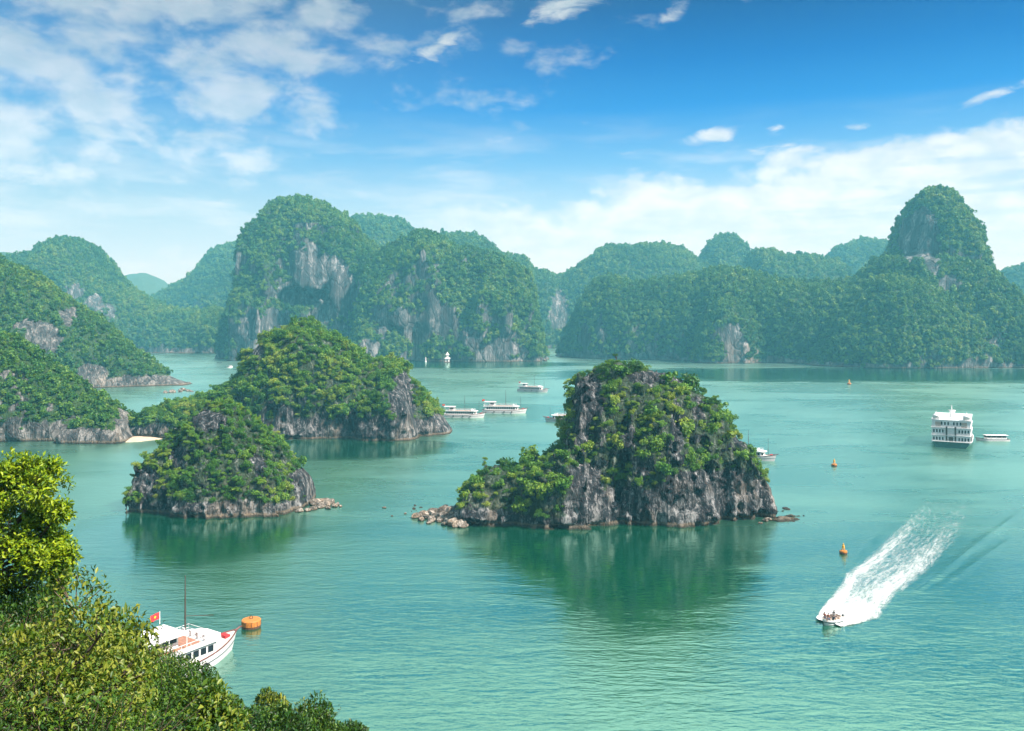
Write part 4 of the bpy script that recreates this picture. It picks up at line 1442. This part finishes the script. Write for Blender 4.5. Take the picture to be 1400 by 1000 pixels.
G_B = 'white tour boats anchored in the bay'
b_near = tour_boat(L=25.0, B=7.0, near=True)
hd = R(57)
bow = Vector((-42.0, 129.3, 0))
set_at(b_near, bow - Vector((math.cos(hd), math.sin(hd), 0)) * 12.9, hd)
tag(b_near, 'white tour boat half hidden behind the foreground bushes, red flag at its stern', 'tour boat', G_B)
b_mid = tour_boat(L=24.5)
set_at(b_mid, on_water(690, 565), R(-6))
tag(b_mid, 'long white tour boat lying broadside, right one of the touching pair', 'tour boat', G_B)
for (x, y, h, sc, lb) in [(634, 571, R(-7), 0.92, 'white tour boat nearest the larger islet, its stern hidden by the rock'),
                          (729, 536, R(-25), 0.95, 'white two-deck tour boat farthest out, alone above the pair'),
                          (773, 577, R(172), 0.86, 'white tour boat with its stern tucked behind the tall middle islet'),
                          (1021, 628, R(-28), 0.86, 'two-masted boat peeping out behind the right end of the tall islet')]:
    c = copy_tree(b_mid)
    set_at(c, on_water(x, y), h)
    c.scale = (sc, sc, sc)
    tag(c, lb, 'tour boat', G_B)


# --- cruise ship, seen from its stern
def cruise_ship():
    root = empty('cruise_ship', (0, 0, 0))
    L, B = 44.0, 14.6
    secs, rail = hull_secs(L, B, 2.0, 1.6, draft=1.0, full=0.6, stern=0.9, wl=0.80)
    MB().loft(secs).build('hull', M['greenhull'], root)
    s = MB()
    for sg in (1, -1):
        s.tube([(x, sg * (b + 0.02), z) for x, b, z in rail], 0.16, 6)
    s.tube([(rail[0][0] - 0.02, rail[0][1], rail[0][2]), (rail[0][0] - 0.02, -rail[0][1], rail[0][2])], 0.16, 6)
    s.build('gunwale', M['white'], root)
    xs = -L / 2 + 0.3
    hb = B / 2 * 0.93
    for lv in range(3):
        z = 1.9 + lv * 3.0
        ins = lv * 0.35
        d = MB().box((xs + ins, -hb, z), (L * 0.30 - lv * 2.5, hb, z + 2.8)).build('deck_house', M['white'], root)
        MB().box((xs + ins - 0.18, -hb - 0.25, z + 2.8), (L * 0.30 - lv * 2.5 + 0.6, hb + 0.3, z + 3.0)).build('deck_slab', M['white'], root)
        fx = xs + ins
        for sx in (-1, 1):
            if lv == 2:
                spots = [sx * (1.0 + 1.15 * k) for k in range(3)]
            else:
                spots = [sx * (2.9 + 1.05 * k) for k in range(4)]
            for yy in spots:
                w = MB()
                w.box((fx - 0.06, yy - 0.26, z + 1.0), (fx + 0.05, yy + 0.26, z + 2.0))
                w.tube([(fx - 0.06, yy, z + 2.0), (fx + 0.05, yy, z + 2.0)], 0.26, 12)
                w.build('window', M['glass'], root)
            side = MB()
            for k in range(14):
                xx = fx + 1.6 + k * 2.2
                if xx < L * 0.27 - lv * 2.5:
                    side.box((xx, sx * (hb - 0.04), z + 0.9), (xx + 1.3, sx * (hb + 0.05), z + 2.4))
            side.build('side_windows', M['glass'], root)
        rl = MB()
        for zz in (z + 0.5, z + 0.9):
            rl.tube([(fx - 0.12, -hb - 0.2, zz), (fx - 0.12, hb + 0.2, zz)], 0.045, 5)
        for k in range(19):
            yy = -hb - 0.2 + k * (2 * hb + 0.4) / 18
            rl.tube([(fx - 0.12, yy, z), (fx - 0.12, yy, z + 0.9)], 0.035, 5)
        rl.build('railing', M['white'], root)
    for sg in (1, -1):
        MB().box((xs - 0.12, sg * 1.55 - 0.28, 2.2), (xs + 0.1, sg * 1.55 + 0.28, 8.4)).build('stair_shaft', M['wood'], root)
        t = MB().lathe([(1.25, 0), (1.25, 1.3), (1.45, 1.45), (1.1, 1.75), (0.6, 2.3), (0.12, 2.7), (0.05, 3.4)], 12, (xs + 2.0, sg * (hb - 1.4), 10.9))
        t.build('turret', M['white'], root, True)
        MB().box((xs + 0.62, sg * 4.6 - 1.0, 8.1), (xs + 0.78, sg * 4.6 + 1.0, 10.1)).build('lattice_screen', M['seat'], root)
    d = MB().box((xs - 0.08, -0.8, 2.1), (xs + 0.08, 0.8, 4.3)).build('door', M['wood'], root)
    r2 = MB()
    for zz in (11.4, 11.9):
        r2.tube([(xs + 1.0, -hb + 1.0, zz), (xs + 1.0, hb - 1.0, zz)], 0.09, 6)
    for k in range(9):
        yy = -hb + 1.0 + k * (2 * hb - 2.0) / 8
        r2.tube([(xs + 1.0, yy, 10.8), (xs + 1.0, yy, 11.9)], 0.06, 6)
    r2.build('top_railing', M['white'], root)
    mt = MB().tube([(xs + 7, 0, 10.8), (xs + 7, 0, 16.4)], [0.35, 0.14], 8).tube([(xs + 7, -1.3, 14.4), (xs + 7, 1.3, 14.4)], 0.1, 6)
    mt.build('mast', M['white'], root)
    MB().lathe([(1.0, 0), (1.0, 2.4), (1.2, 2.5), (1.2, 2.9), (0.9, 2.9)], 14, (xs + 14, 0, 10.8)).build('funnel', M['white'], root, True)
    tag(root, 'big white three-deck cruise ship seen from astern on the right', 'cruise ship')
    return root


cs = cruise_ship()
p = on_water(1300, 613)
hd = math.atan2(p.y, p.x) - R(2)
set_at(cs, p + Vector((math.cos(hd), math.sin(hd), 0)) * 22.6, hd)


def launch_boat():
    root = empty('launch', (0, 0, 0))
    secs, rail = hull_secs(13.5, 3.2, 0.75, 0.75, draft=0.4)
    MB().loft(secs).build('hull', M['white'], root)
    s = MB()
    for sg in (1, -1):
        s.tube([(x, sg * (b + 0.02), z) for x, b, z in rail], 0.06, 6)
    s.build('gunwale', M['rubber'], root)
    cab = MB().box((-5.6, -1.25, 0.6), (2.6, 1.25, 1.5), 0.06).build('cabin', M['white'], root)
    MB().box((-6.2, -1.5, 2.35), (3.0, 1.5, 2.5), 0.05).build('roof', M['white'], root)
    ps = MB()
    for xx in (-5.8, -3.6, -1.4, 0.7, 2.6):
        for sg in (1, -1):
            ps.tube([(xx, sg * 1.3, 1.4), (xx, sg * 1.3, 2.4)], 0.05, 6)
    ps.build('post', M['steel'], root)
    for sg in (1, -1):
        for k in range(4):
            MB().box((-5.2 + k * 2.1, sg * 1.24, 1.5), (-3.6 + k * 2.1, sg * 1.27, 2.3)).build('window', M['glass'], root)
    MB().box((-6.5, -0.3, 0.2), (-6.0, 0.3, 1.1), 0.05).build('outboard_motor', M['rubber'], root)
    return root


la = launch_boat()
set_at(la, on_water(1356, 603), R(176))
tag(la, 'low white launch with a flat canopy beside the cruise ship', 'launch')


def motor_boat(name, L, B, hullm, cabin=True):
    root = empty(name, (0, 0, 0))
    secs, rail = hull_secs(L, B, L * 0.085, L * 0.07, draft=0.3, full=0.5, rake=0.5)
    MB().loft(secs).build('hull', hullm, root)
    s = MB()
    for sg in (1, -1):
        s.tube([(x, sg * b, z + 0.02) for x, b, z in rail], 0.05, 6)
    s.build('gunwale', M['darkhull'], root)
    if cabin:
        MB().box((-L * 0.25, -B * 0.33, L * 0.07), (L * 0.18, B * 0.33, L * 0.20), 0.08).build('cabin', M['white'], root)
        MB().box((-L * 0.30, -B * 0.40, L * 0.27), (L * 0.2, B * 0.40, L * 0.285), 0.02).build('roof', M['white'], root)
        ps = MB()
        for xx in (-L * 0.26, L * 0.16):
            for sg in (1, -1):
                ps.tube([(xx, sg * B * 0.34, L * 0.19), (xx, sg * B * 0.34, L * 0.275)], 0.05, 6)
        ps.build('post', M['steel'], root)
    return root


o = motor_boat('motor_boat', 9, 2.8, M['white'])
set_at(o, on_water(315, 503), R(70))
tag(o, 'small white cabin boat on the open water in the left channel', 'motor boat')
o = motor_boat('rowing_boat', 6.5, 1.7, M['darkhull'], False)
set_at(o, on_water(300, 496.5), R(5))
tag(o, 'small dark rowing boat in the left channel', 'rowing boat')
o = motor_boat('motor_boat', 9, 2.8, M['white'])
set_at(o, on_water(308, 485.5), R(175))
tag(o, 'small white boat under the foot of the domed mountain', 'motor boat')


# --- floating pavilion and post at the foot of the great mountain
def pavilion():
    root = empty('floating_pavilion', on_water(611.5, 495.6), 0.1)
    MB().box((-3.6, -3.6, -0.2), (3.6, 3.6, 0.7), 0.05).build('float', M['rust'], root)
    MB().box((-2.7, -2.7, 0.7), (2.7, 2.7, 4.6), 0.05).build('wall', M['white'], root)
    MB().box((-0.8, -2.78, 0.8), (0.8, -2.68, 3.2)).build('door', M['wood'], root)
    MB().lathe([(4.4, 4.6), (3.9, 4.9), (2.2, 6.2), (1.9, 6.4)], 8).build('roof', M['white'], root)
    MB().box((-1.6, -1.6, 6.3), (1.6, 1.6, 9.0), 0.05).build('upper_storey', M['cream'], root)
    MB().lathe([(2.9, 9.0), (2.5, 9.3), (0.9, 11.2), (0.1, 12.8)], 8).build('upper_roof', M['white'], root)
    tag(root, 'small white two-tiered pavilion on the shore under the great mountain', 'pavilion')
    r2 = empty('navigation_post', on_water(582, 495.3))
    MB().lathe([(1.2, -0.3), (1.2, 1.0), (0.7, 1.2), (0.6, 4.6), (0.9, 4.8), (0.2, 5.6)], 10).build('column', M['white'], r2)
    MB().lathe([(0.35, 5.6), (0.35, 6.2), (0.05, 6.6)], 8).build('lamp', M['cream'], r2)
    tag(r2, 'short white navigation post at the shore left of the pavilion', 'navigation post')


pavilion()


# --- buoys
def mooring_buoy():
    root = empty('mooring_buoy', on_water(343.5, 857))
    MB().lathe([(1.40, -0.5), (1.50, -0.2), (1.52, 0.30)], 28).build('waterline_band', M['rust'], root, False)
    MB().lathe([(1.50, 0.30), (1.55, 0.34), (1.55, 1.12), (1.45, 1.22), (0.2, 1.30)], 28).build('drum', M['orange'], root, False)
    MB().torus((0, 0, 1.52), 0.24, 0.06, 'Y').build('mooring_ring', M['rust'], root, True)
    rr = MB()
    for k in range(10):
        a = k * 0.628
        rr.tube([(1.56 * math.cos(a), 1.56 * math.sin(a), 0.35), (1.56 * math.cos(a), 1.56 * math.sin(a), 1.1)], 0.05, 5)
    rr.build('fender_bar', M['rust'], root)
    tag(root, 'fat round orange mooring buoy near the bow of the tour boat', 'buoy')


mooring_buoy()


def nav_buoy(p, s, lb):
    root = empty('navigation_buoy', p)
    MB().lathe([(0.55, -0.3), (0.80, 0.0), (0.82, 0.32)], 18).build('skirt', M['rust'], root)
    MB().lathe([(0.82, 0.32), (0.80, 0.62), (0.30, 0.78)], 18).build('float', M['orange'], root)
    tw = MB()
    for k in range(4):
        a = k * 1.5708 + 0.6
        tw.tube([(0.42 * math.cos(a), 0.42 * math.sin(a), 0.72), (0.16 * math.cos(a), 0.16 * math.sin(a), 1.75)], 0.045, 6)
    for zz, q in ((1.1, 0.33), (1.45, 0.24)):
        tw.torus((0, 0, zz), q, 0.035, 'Z', 12, 5)
    tw.build('cage', M['buoy_yellow'], root)
    MB().lathe([(0.22, 1.15), (0.30, 1.2), (0.26, 1.75), (0.1, 1.85)], 12).build('daymark', M['buoy_yellow'], root)
    MB().lathe([(0.12, 1.75), (0.15, 2.0), (0.05, 2.25)], 10).build('lamp', M['buoy_yellow'], root)
    root.scale = (s, s, s)
    tag(root, lb, 'buoy', 'yellow navigation buoys')


nav_buoy(on_water(1153, 757), 1.0, 'yellow navigation buoy nearest the speedboat wake')
nav_buoy(on_water(1140.5, 637.5), 1.15, 'yellow navigation buoy between the tall islet and the cruise ship')
nav_buoy(on_water(1161, 526), 1.9, 'tiny navigation buoy off the shore of the right-hand ridge')


# --- speedboat with its crew and wake
def person(p, yaw, shirt, label, stand=False):
    """seated figure grown as one skinned body; clothing and hair are its children"""
    J = {'pel': (0, 0, 0.46), 'belly': (0.02, 0, 0.66), 'chest': (0.0, 0, 0.90), 'neck': (0.02, 0, 1.06), 'chin': (0.04, 0, 1.13), 'head': (0.04, 0, 1.23), 'crown': (0.03, 0, 1.31)}
    E = [('pel', 'belly'), ('belly', 'chest'), ('chest', 'neck'), ('neck', 'chin'), ('chin', 'head'), ('head', 'crown')]
    rad = {'pel': .14, 'belly': .125, 'chest': .15, 'neck': .055, 'chin': .075, 'head': .10, 'crown': .07}
    for s, n in ((1, 'l'), (-1, 'r')):
        for k, q, rr in [('sh', (0, .19 * s, 1.0), .06), ('el', (.10, .25 * s, .76), .045), ('wr', (.30, .17 * s, .66), .032), ('hand', (.39, .15 * s, .65), .036), ('tip', (.46, .14 * s, .63), .018),
                         ('hip', (.05, .10 * s, .46), .09), ('knee', (.46, .13 * s, .47), .062), ('ank', (.50, .13 * s, .09), .042), ('toe', (.66, .14 * s, .05), .03)]:
            J[k + n] = q
            rad[k + n] = rr
        E += [('chest', 'sh' + n), ('sh' + n, 'el' + n), ('el' + n, 'wr' + n), ('wr' + n, 'hand' + n), ('hand' + n, 'tip' + n), ('pel', 'hip' + n), ('hip' + n, 'knee' + n), ('knee' + n, 'ank' + n), ('ank' + n, 'toe' + n)]

    def grow(name, keys, extra, mat, parent):
        ks = [k for k in J if k in keys]
        me = bpy.data.meshes.new(name)
        me.from_pydata([J[k] for k in ks], [(ks.index(a), ks.index(b)) for a, b in E if a in ks and b in ks], [])
        me.materials.append(mat)
        o = link(name, me, parent)
        sk = o.modifiers.new('skin', 'SKIN')
        for i, k in enumerate(ks):
            v = me.skin_vertices[0].data[i]
            v.radius = (rad[k] + extra, rad[k] + extra)
            v.use_root = i == 0
        o.modifiers.new('smooth', 'SUBSURF').levels = 2
        o.modifiers['smooth'].render_levels = 2
        return o
    body = grow('person', list(J), 0, M['skin'], None)
    grow('shirt', ['belly', 'chest', 'shl', 'shr', 'ell', 'elr'], 0.018, shirt, body)
    grow('trousers', ['pel', 'hipl', 'hipr', 'kneel', 'kneer'], 0.02, M['cloth_blue'], body)
    h = MB().lathe([(0.085, -0.02), (0.112, 0.05), (0.105, 0.10), (0.06, 0.145), (0.01, 0.155)], 12, (0.02, 0, 1.21)).build('hair', M['hair'], body, True)
    body.location = p
    body.rotation_euler = (0, 0, yaw)
    tag(body, label, 'person', 'people riding in the speedboat')
    return body


def speedboat():
    root = empty('speedboat', (0, 0, 0))
    secs, rail = hull_secs(7.2, 2.4, 0.85, 0.45, draft=0.35, full=0.45, rake=0.7)
    MB().loft(secs).build('hull', M['white'], root)
    s = MB()
    for sg in (1, -1):
        s.tube([(q[1][0], sg * (q[1][1] + 0.02), q[1][2] + 0.05) for q in secs], 0.14, 6)
    s.build('side_stripe', M['darkhull'], root)
    MB().loft([[(x, b * 0.9, z + 0.012), (x, -b * 0.9, z + 0.012)] for x, b, z in rail], cap=False).build('deck', M['cream'], root)
    ws = MB()
    ws.loft([[(1.0, -0.95, 0.9), (0.55, -0.85, 1.55)], [(1.25, 0, 0.95), (0.75, 0, 1.6)], [(1.0, 0.95, 0.9), (0.55, 0.85, 1.55)]], cap=False).build('windscreen', M['glass'], root)
    for x in (0.0, -1.2, 1.9):
        st = MB().box((x - 0.35, -0.85, 0.87), (x + 0.15, 0.85, 1.28), 0.05).box((x - 0.42, -0.85, 1.2), (x - 0.28, 0.85, 1.65), 0.04)
        st.build('seat', M['seat'], root)
    ar = MB()
    ar.tube([(-2.3, -1.05, 0.85), (-2.45, -1.0, 2.2), (-2.45, 0, 2.45), (-2.45, 1.0, 2.2), (-2.3, 1.05, 0.85)], 0.06, 6)
    ar.build('targa_arch', M['white'], root)
    MB().box((-3.95, -0.28, 0.2), (-3.5, 0.28, 1.35), 0.1).build('outboard_motor', M['rubber'], root)
    return root


sb = speedboat()
pb = on_water(1138, 852)
wdir = (on_water(1290, 700) - on_water(1150, 835)).normalized()
hb_ = math.atan2(-wdir.y, -wdir.x) + R(-18)
set_at(sb, pb, hb_)
sb.rotation_euler = (0, R(-5), hb_)
sb.scale = (0.8, 0.8, 0.8)
tag(sb, 'white speedboat full of people throwing up a broad white wake', 'speedboat')
cb, sn = math.cos(hb_), math.sin(hb_)
for (lx, ly, shirt, lb) in [(2.0, 0.45, M['cloth_red'], 'person in an orange vest at the bow of the speedboat, nearer the open water'), (2.0, -0.45, M['cloth_red'], 'person in an orange vest at the bow of the speedboat, nearer the viewer'),
                            (0.0, 0.4, M['cloth_white'], 'person in a pale shirt at the wheel of the speedboat'), (-1.2, -0.4, M['cloth_blue'], 'person in dark clothes on the rear seat of the speedboat')]:
    lx, ly = lx * 0.8, ly * 0.8
    zz = 0.70 + lx * math.sin(R(5)) - 0.05
    person(pb + Vector((lx * cb - ly * sn, lx * sn + ly * cb, zz - 0.02)), hb_, shirt, lb)


def wake():
    left = [(1114, 848), (1122, 832), (1138, 812), (1150, 795), (1154, 783), (1180, 766), (1198, 750), (1218, 730), (1236, 712), (1252, 697), (1262, 686)]
    right = [(1150, 858), (1178, 853), (1202, 846), (1213, 832), (1226, 816), (1250, 797), (1268, 783), (1284, 767), (1306, 742), (1322, 716), (1330, 690)]
    nl, nw = 120, 40
    tl = np.linspace(0, 1, len(left))
    t = np.linspace(0, 1, nl)
    Lw = np.array([on_water(*q) for q in left])
    Rw = np.array([on_water(*q) for q in right])
    Li = np.stack([np.interp(t, tl, Lw[:, k]) for k in range(3)], 1)
    Ri = np.stack([np.interp(t, tl, Rw[:, k]) for k in range(3)], 1)
    u = np.linspace(0, 1, nw)
    V = Li[:, None] * (1 - u[None, :, None]) + Ri[:, None] * u[None, :, None]
    wdt = np.linalg.norm(Ri - Li, axis=1)
    mid = (Li + Ri) / 2
    al = np.concatenate([[0], np.cumsum(np.linalg.norm(np.diff(mid, axis=0), axis=1))])
    T, U = np.meshgrid(t, u, indexing='ij')
    arms = np.exp(-((U - 0.17) / 0.13) ** 2) + np.exp(-((U - 0.80) / 0.17) ** 2)
    core = np.exp(-((U - 0.5) / 0.22) ** 2)
    dens = 0.8 * np.clip(1 - T / 0.28, 0, 1) + core * np.clip(1.0 - T / 0.95, 0, 1) * 0.62 + arms * np.clip(1.35 - T, 0, 1) * 0.66 + 0.12
    dens *= np.clip(np.minimum(U, 1 - U) / 0.07, 0, 1) ** 0.6 * np.clip((1 - T) / 0.34, 0, 1) ** 0.8
    across = (U - 0.5) * wdt[:, None]
    along = np.repeat(al[:, None], nw, 1)
    P = V.reshape(-1, 3)
    h = np.clip(fbm(P / 1.6, 3, 5) + 0.45, 0, 1.2) * np.clip(0.75 - T.ravel() * 1.5, 0.03, 1) * np.clip(dens.ravel(), 0, 1) * 0.9
    P = P + np.stack([0 * h, 0 * h, 0.02 + h], 1)
    k = (np.arange(nl - 1)[:, None] * nw + np.arange(nw - 1)[None]).ravel()
    Q = np.stack([k, k + nw, k + nw + 1, k + 1], 1)
    m, t_ = new_mat('wake_foam')
    at = lambda n: t_.node('ShaderNodeAttribute', attribute_name=n).outputs['Fac']
    vec = t_.xyz(t_.m('MULTIPLY', at('across'), 1.0), t_.m('MULTIPLY', at('along'), 0.20), 0)
    n1 = t_.noise(vec, 1.0, 5, 0.6, 0.4)
    n2 = t_.noise(t_.node('ShaderNodeNewGeometry').outputs['Position'], 1.6, 4, 0.6, 0.3)
    nn = t_.m('ADD', t_.m('MULTIPLY', n1, 0.62), t_.m('MULTIPLY', n2, 0.38))
    a = t_.ss(t_.m('ADD', nn, t_.m('MULTIPLY', at('dens'), 0.46)), 0.50, 1.18)
    b = t_.node('ShaderNodeBsdfPrincipled', {'Base Color': (0.86, 0.88, 0.87), 'Roughness': 0.7, 'Alpha': a})
    finish(t_, b.outputs[0])
    o = link('wake_foam', np_mesh('wake_foam', P, Q, m, True, attrs=dict(dens=dens.ravel(), across=across.ravel(), along=along.ravel())))
    tag(o, 'broad streaked white foam wake behind the speedboat', 'wake', kind='stuff')


wake()


def wake_waves():
    for pts, amp in (([(1232, 822), (1262, 802), (1300, 772), (1340, 741), (1380, 712), (1425, 680)], 0.15), ([(1262, 818), (1310, 786), (1352, 757), (1400, 726)], 0.09), ([(1140, 800), (1163, 768), (1190, 742), (1212, 718)], 0.10)):
        W = [on_water(*q) for q in pts]
        t = np.linspace(0, 1, 60)
        tl = np.linspace(0, 1, len(W))
        c = np.stack([np.interp(t, tl, [w[k] for w in W]) for k in range(3)], 1)
        d = np.gradient(c, axis=0)
        d /= np.linalg.norm(d, axis=1)[:, None]
        nrm = np.stack([-d[:, 1], d[:, 0], 0 * d[:, 0]], 1)
        u = np.linspace(-1, 1, 13)
        fade = np.clip(np.minimum(t, 1 - t) / 0.3, 0, 1)
        hgt = amp * fade[:, None] * (np.exp(-(u * 3.0) ** 2) * 1.15)[None] - 0.006 * (np.abs(u) > 0.9)[None] + 0.004
        wid = 2.6 * (1 + 0.25 * np.sin(t * 23))[:, None, None]
        V = c[:, None] + nrm[:, None] * u[None, :, None] * wid
        V[:, :, 2] = hgt
        k = (np.arange(59)[:, None] * 13 + np.arange(12)[None]).ravel()
        o = link('wake_wave', np_mesh('wake_wave', V.reshape(-1, 3), np.stack([k, k + 13, k + 14, k + 1], 1), M['water'], True))
        tag(o, 'low smooth bow wave rolling away from the speedboat wake', 'wave', 'bow waves of the speedboat', kind='stuff')


wake_waves()


# --- boulders at the ends of the islets, sand beach
def rock_mesh(seed):
    bm = bmesh.new()
    bmesh.ops.create_icosphere(bm, subdivisions=3, radius=1)
    V = np.array([v.co[:] for v in bm.verts])
    n = fbm(V * 1.3 + seed * 3.1, 3, seed) * 0.5
    r = np.random.RandomState(seed)
    for _ in range(9):                                   # broken faces
        d = r.normal(size=3)
        d /= np.linalg.norm(d)
        k = r.uniform(0.55, 0.85)
        pr = V @ d
        V = V - np.outer(np.maximum(pr - k, 0), d) * 0.9
    V *= (1 + n * 0.5)[:, None]
    for v, c in zip(bm.verts, V):
        v.co = c
    me = bpy.data.meshes.new('boulder')
    bm.to_mesh(me)
    bm.free()
    me.materials.append(M['boulder'])
    return me


ROCKS = [rock_mesh(i + 1) for i in range(6)]


def boulders(spots, where, seed):
    r = random.Random(seed)
    out = []
    for (x, y, s) in spots:
        o = link('boulder', ROCKS[r.randrange(6)])
        p = on_water(x, y)
        o.scale = (s * r.uniform(0.9, 1.4), s * r.uniform(0.8, 1.2), s * r.uniform(0.55, 0.9))
        o.rotation_euler = (r.uniform(-.3, .3), r.uniform(-.3, .3), r.uniform(0, 6.28))
        o.location = p + Vector((0, 0, s * 0.18))
        out.append((x, o))
    out.sort(key=lambda q: q[0])
    for i, (x, o) in enumerate(out):
        tag(o, '%s of the brown boulders %s' % (ordinal(i, len(out)), where), 'boulder', 'boulders ' + where)


boulders([(569, 708, 1.3), (575, 712, 1.0), (579, 705, 1.6), (585, 709, 1.5), (590, 713, 1.2), (592, 703, 2.1), (597, 708, 1.7), (601, 713, 1.3), (604, 704, 2.3), (609, 710, 2.0), (613, 716, 1.5), (618, 713, 1.7),
          (586, 716, 0.7), (607, 718, 0.9), (622, 717, 2.2), (628, 720, 1.8), (618, 706, 2.6), (626, 709, 2.8), (633, 721, 1.3)], 'at the left tip of the tall islet', 3)
boulders([(432, 690, 1.9), (438, 694, 1.6), (441, 687, 2.0), (446, 692, 1.4), (449, 696, 0.9), (452, 689, 1.7), (457, 693, 1.1), (461, 691, 0.9), (466, 693, 0.6), (427, 697, 1.2), (420, 699, 1.0), (409, 700, 1.3)],
         'at the right tip of the small islet', 4)
boulders([(300, 703, 2.0), (308, 704, 1.6), (293, 704, 1.3), (322, 704, 1.0), (278, 704, 1.1), (250, 703, 1.2), (340, 703, 1.4)], 'along the foot of the small islet', 8)
boulders([(525, 695, 0.5), (536, 706, 0.35), (554, 703, 0.4)], 'awash between the islets', 6)
boulders([(252, 534, 2.4), (258, 535.5, 1.8), (246, 536, 2.2), (236, 537, 2.6), (226, 537.5, 2.0), (262, 536, 1.2)], 'at the tip of the second headland', 7)
boulders([(1046, 713, 0.8), (1051, 711, 0.9), (1040, 716, 0.6)], 'at the right foot of the tall islet', 5)


def beach():
    c = on_water(178, 604)
    n, k = 28, 7
    V, Q = [], []
    for j in range(k):
        q = 1 - j / (k - 1)
        for i in range(n):
            a = 6.28318 * i / n
            w = 1 + 0.16 * math.sin(3 * a + 1) + 0.1 * math.sin(5 * a)
            V.append((c.x + 9.5 * q * w * math.cos(a), c.y + 6 + 9 * q * w * math.sin(a), -0.35 + 1.5 * (1 - q ** 2)))
    for j in range(k - 1):
        for i in range(n):
            Q.append((j * n + i, j * n + (i + 1) % n, (j + 1) * n + (i + 1) % n, (j + 1) * n + i))
    tag(link('beach', np_mesh('beach', V, Q, M['sand'], True)), 'small pale sand beach between the headland and the wooded spur', 'beach', kind='structure')


beach()
# ------------------------------------------------------------------ the air of the bay
hz, ht = new_mat('haze_air')
vol = ht.node('ShaderNodeVolumePrincipled')
vol.inputs['Color'].default_value = (0.20, 0.80, 1.0, 1)
vol.inputs['Absorption Color'].default_value = (1, 1, 1, 1)
vol.inputs['Density'].default_value = 0.00027
vol.inputs['Anisotropy'].default_value = 0.0
ht.node('ShaderNodeOutputMaterial', {'Volume': vol.outputs[0]})
try:
    hz.cycles.homogeneous_volume = True
except Exception:
    pass
hx, hy0, hy1, hz0, hz1 = 4300.0, -500.0, 4800.0, -6.0, 262.0
HV = [(-hx, hy0, hz0), (hx, hy0, hz0), (hx, hy1, hz0), (-hx, hy1, hz0), (-hx, hy0, hz1), (hx, hy0, hz1), (hx, hy1, hz1), (-hx, hy1, hz1)]
HQ = [(0, 3, 2, 1), (4, 5, 6, 7), (0, 1, 5, 4), (1, 2, 6, 5), (2, 3, 7, 6), (3, 0, 4, 7)]
tag(link('haze', np_mesh('haze', HV, HQ, hz)), 'thin blue sea haze filling the air of the whole bay', 'haze', kind='stuff')
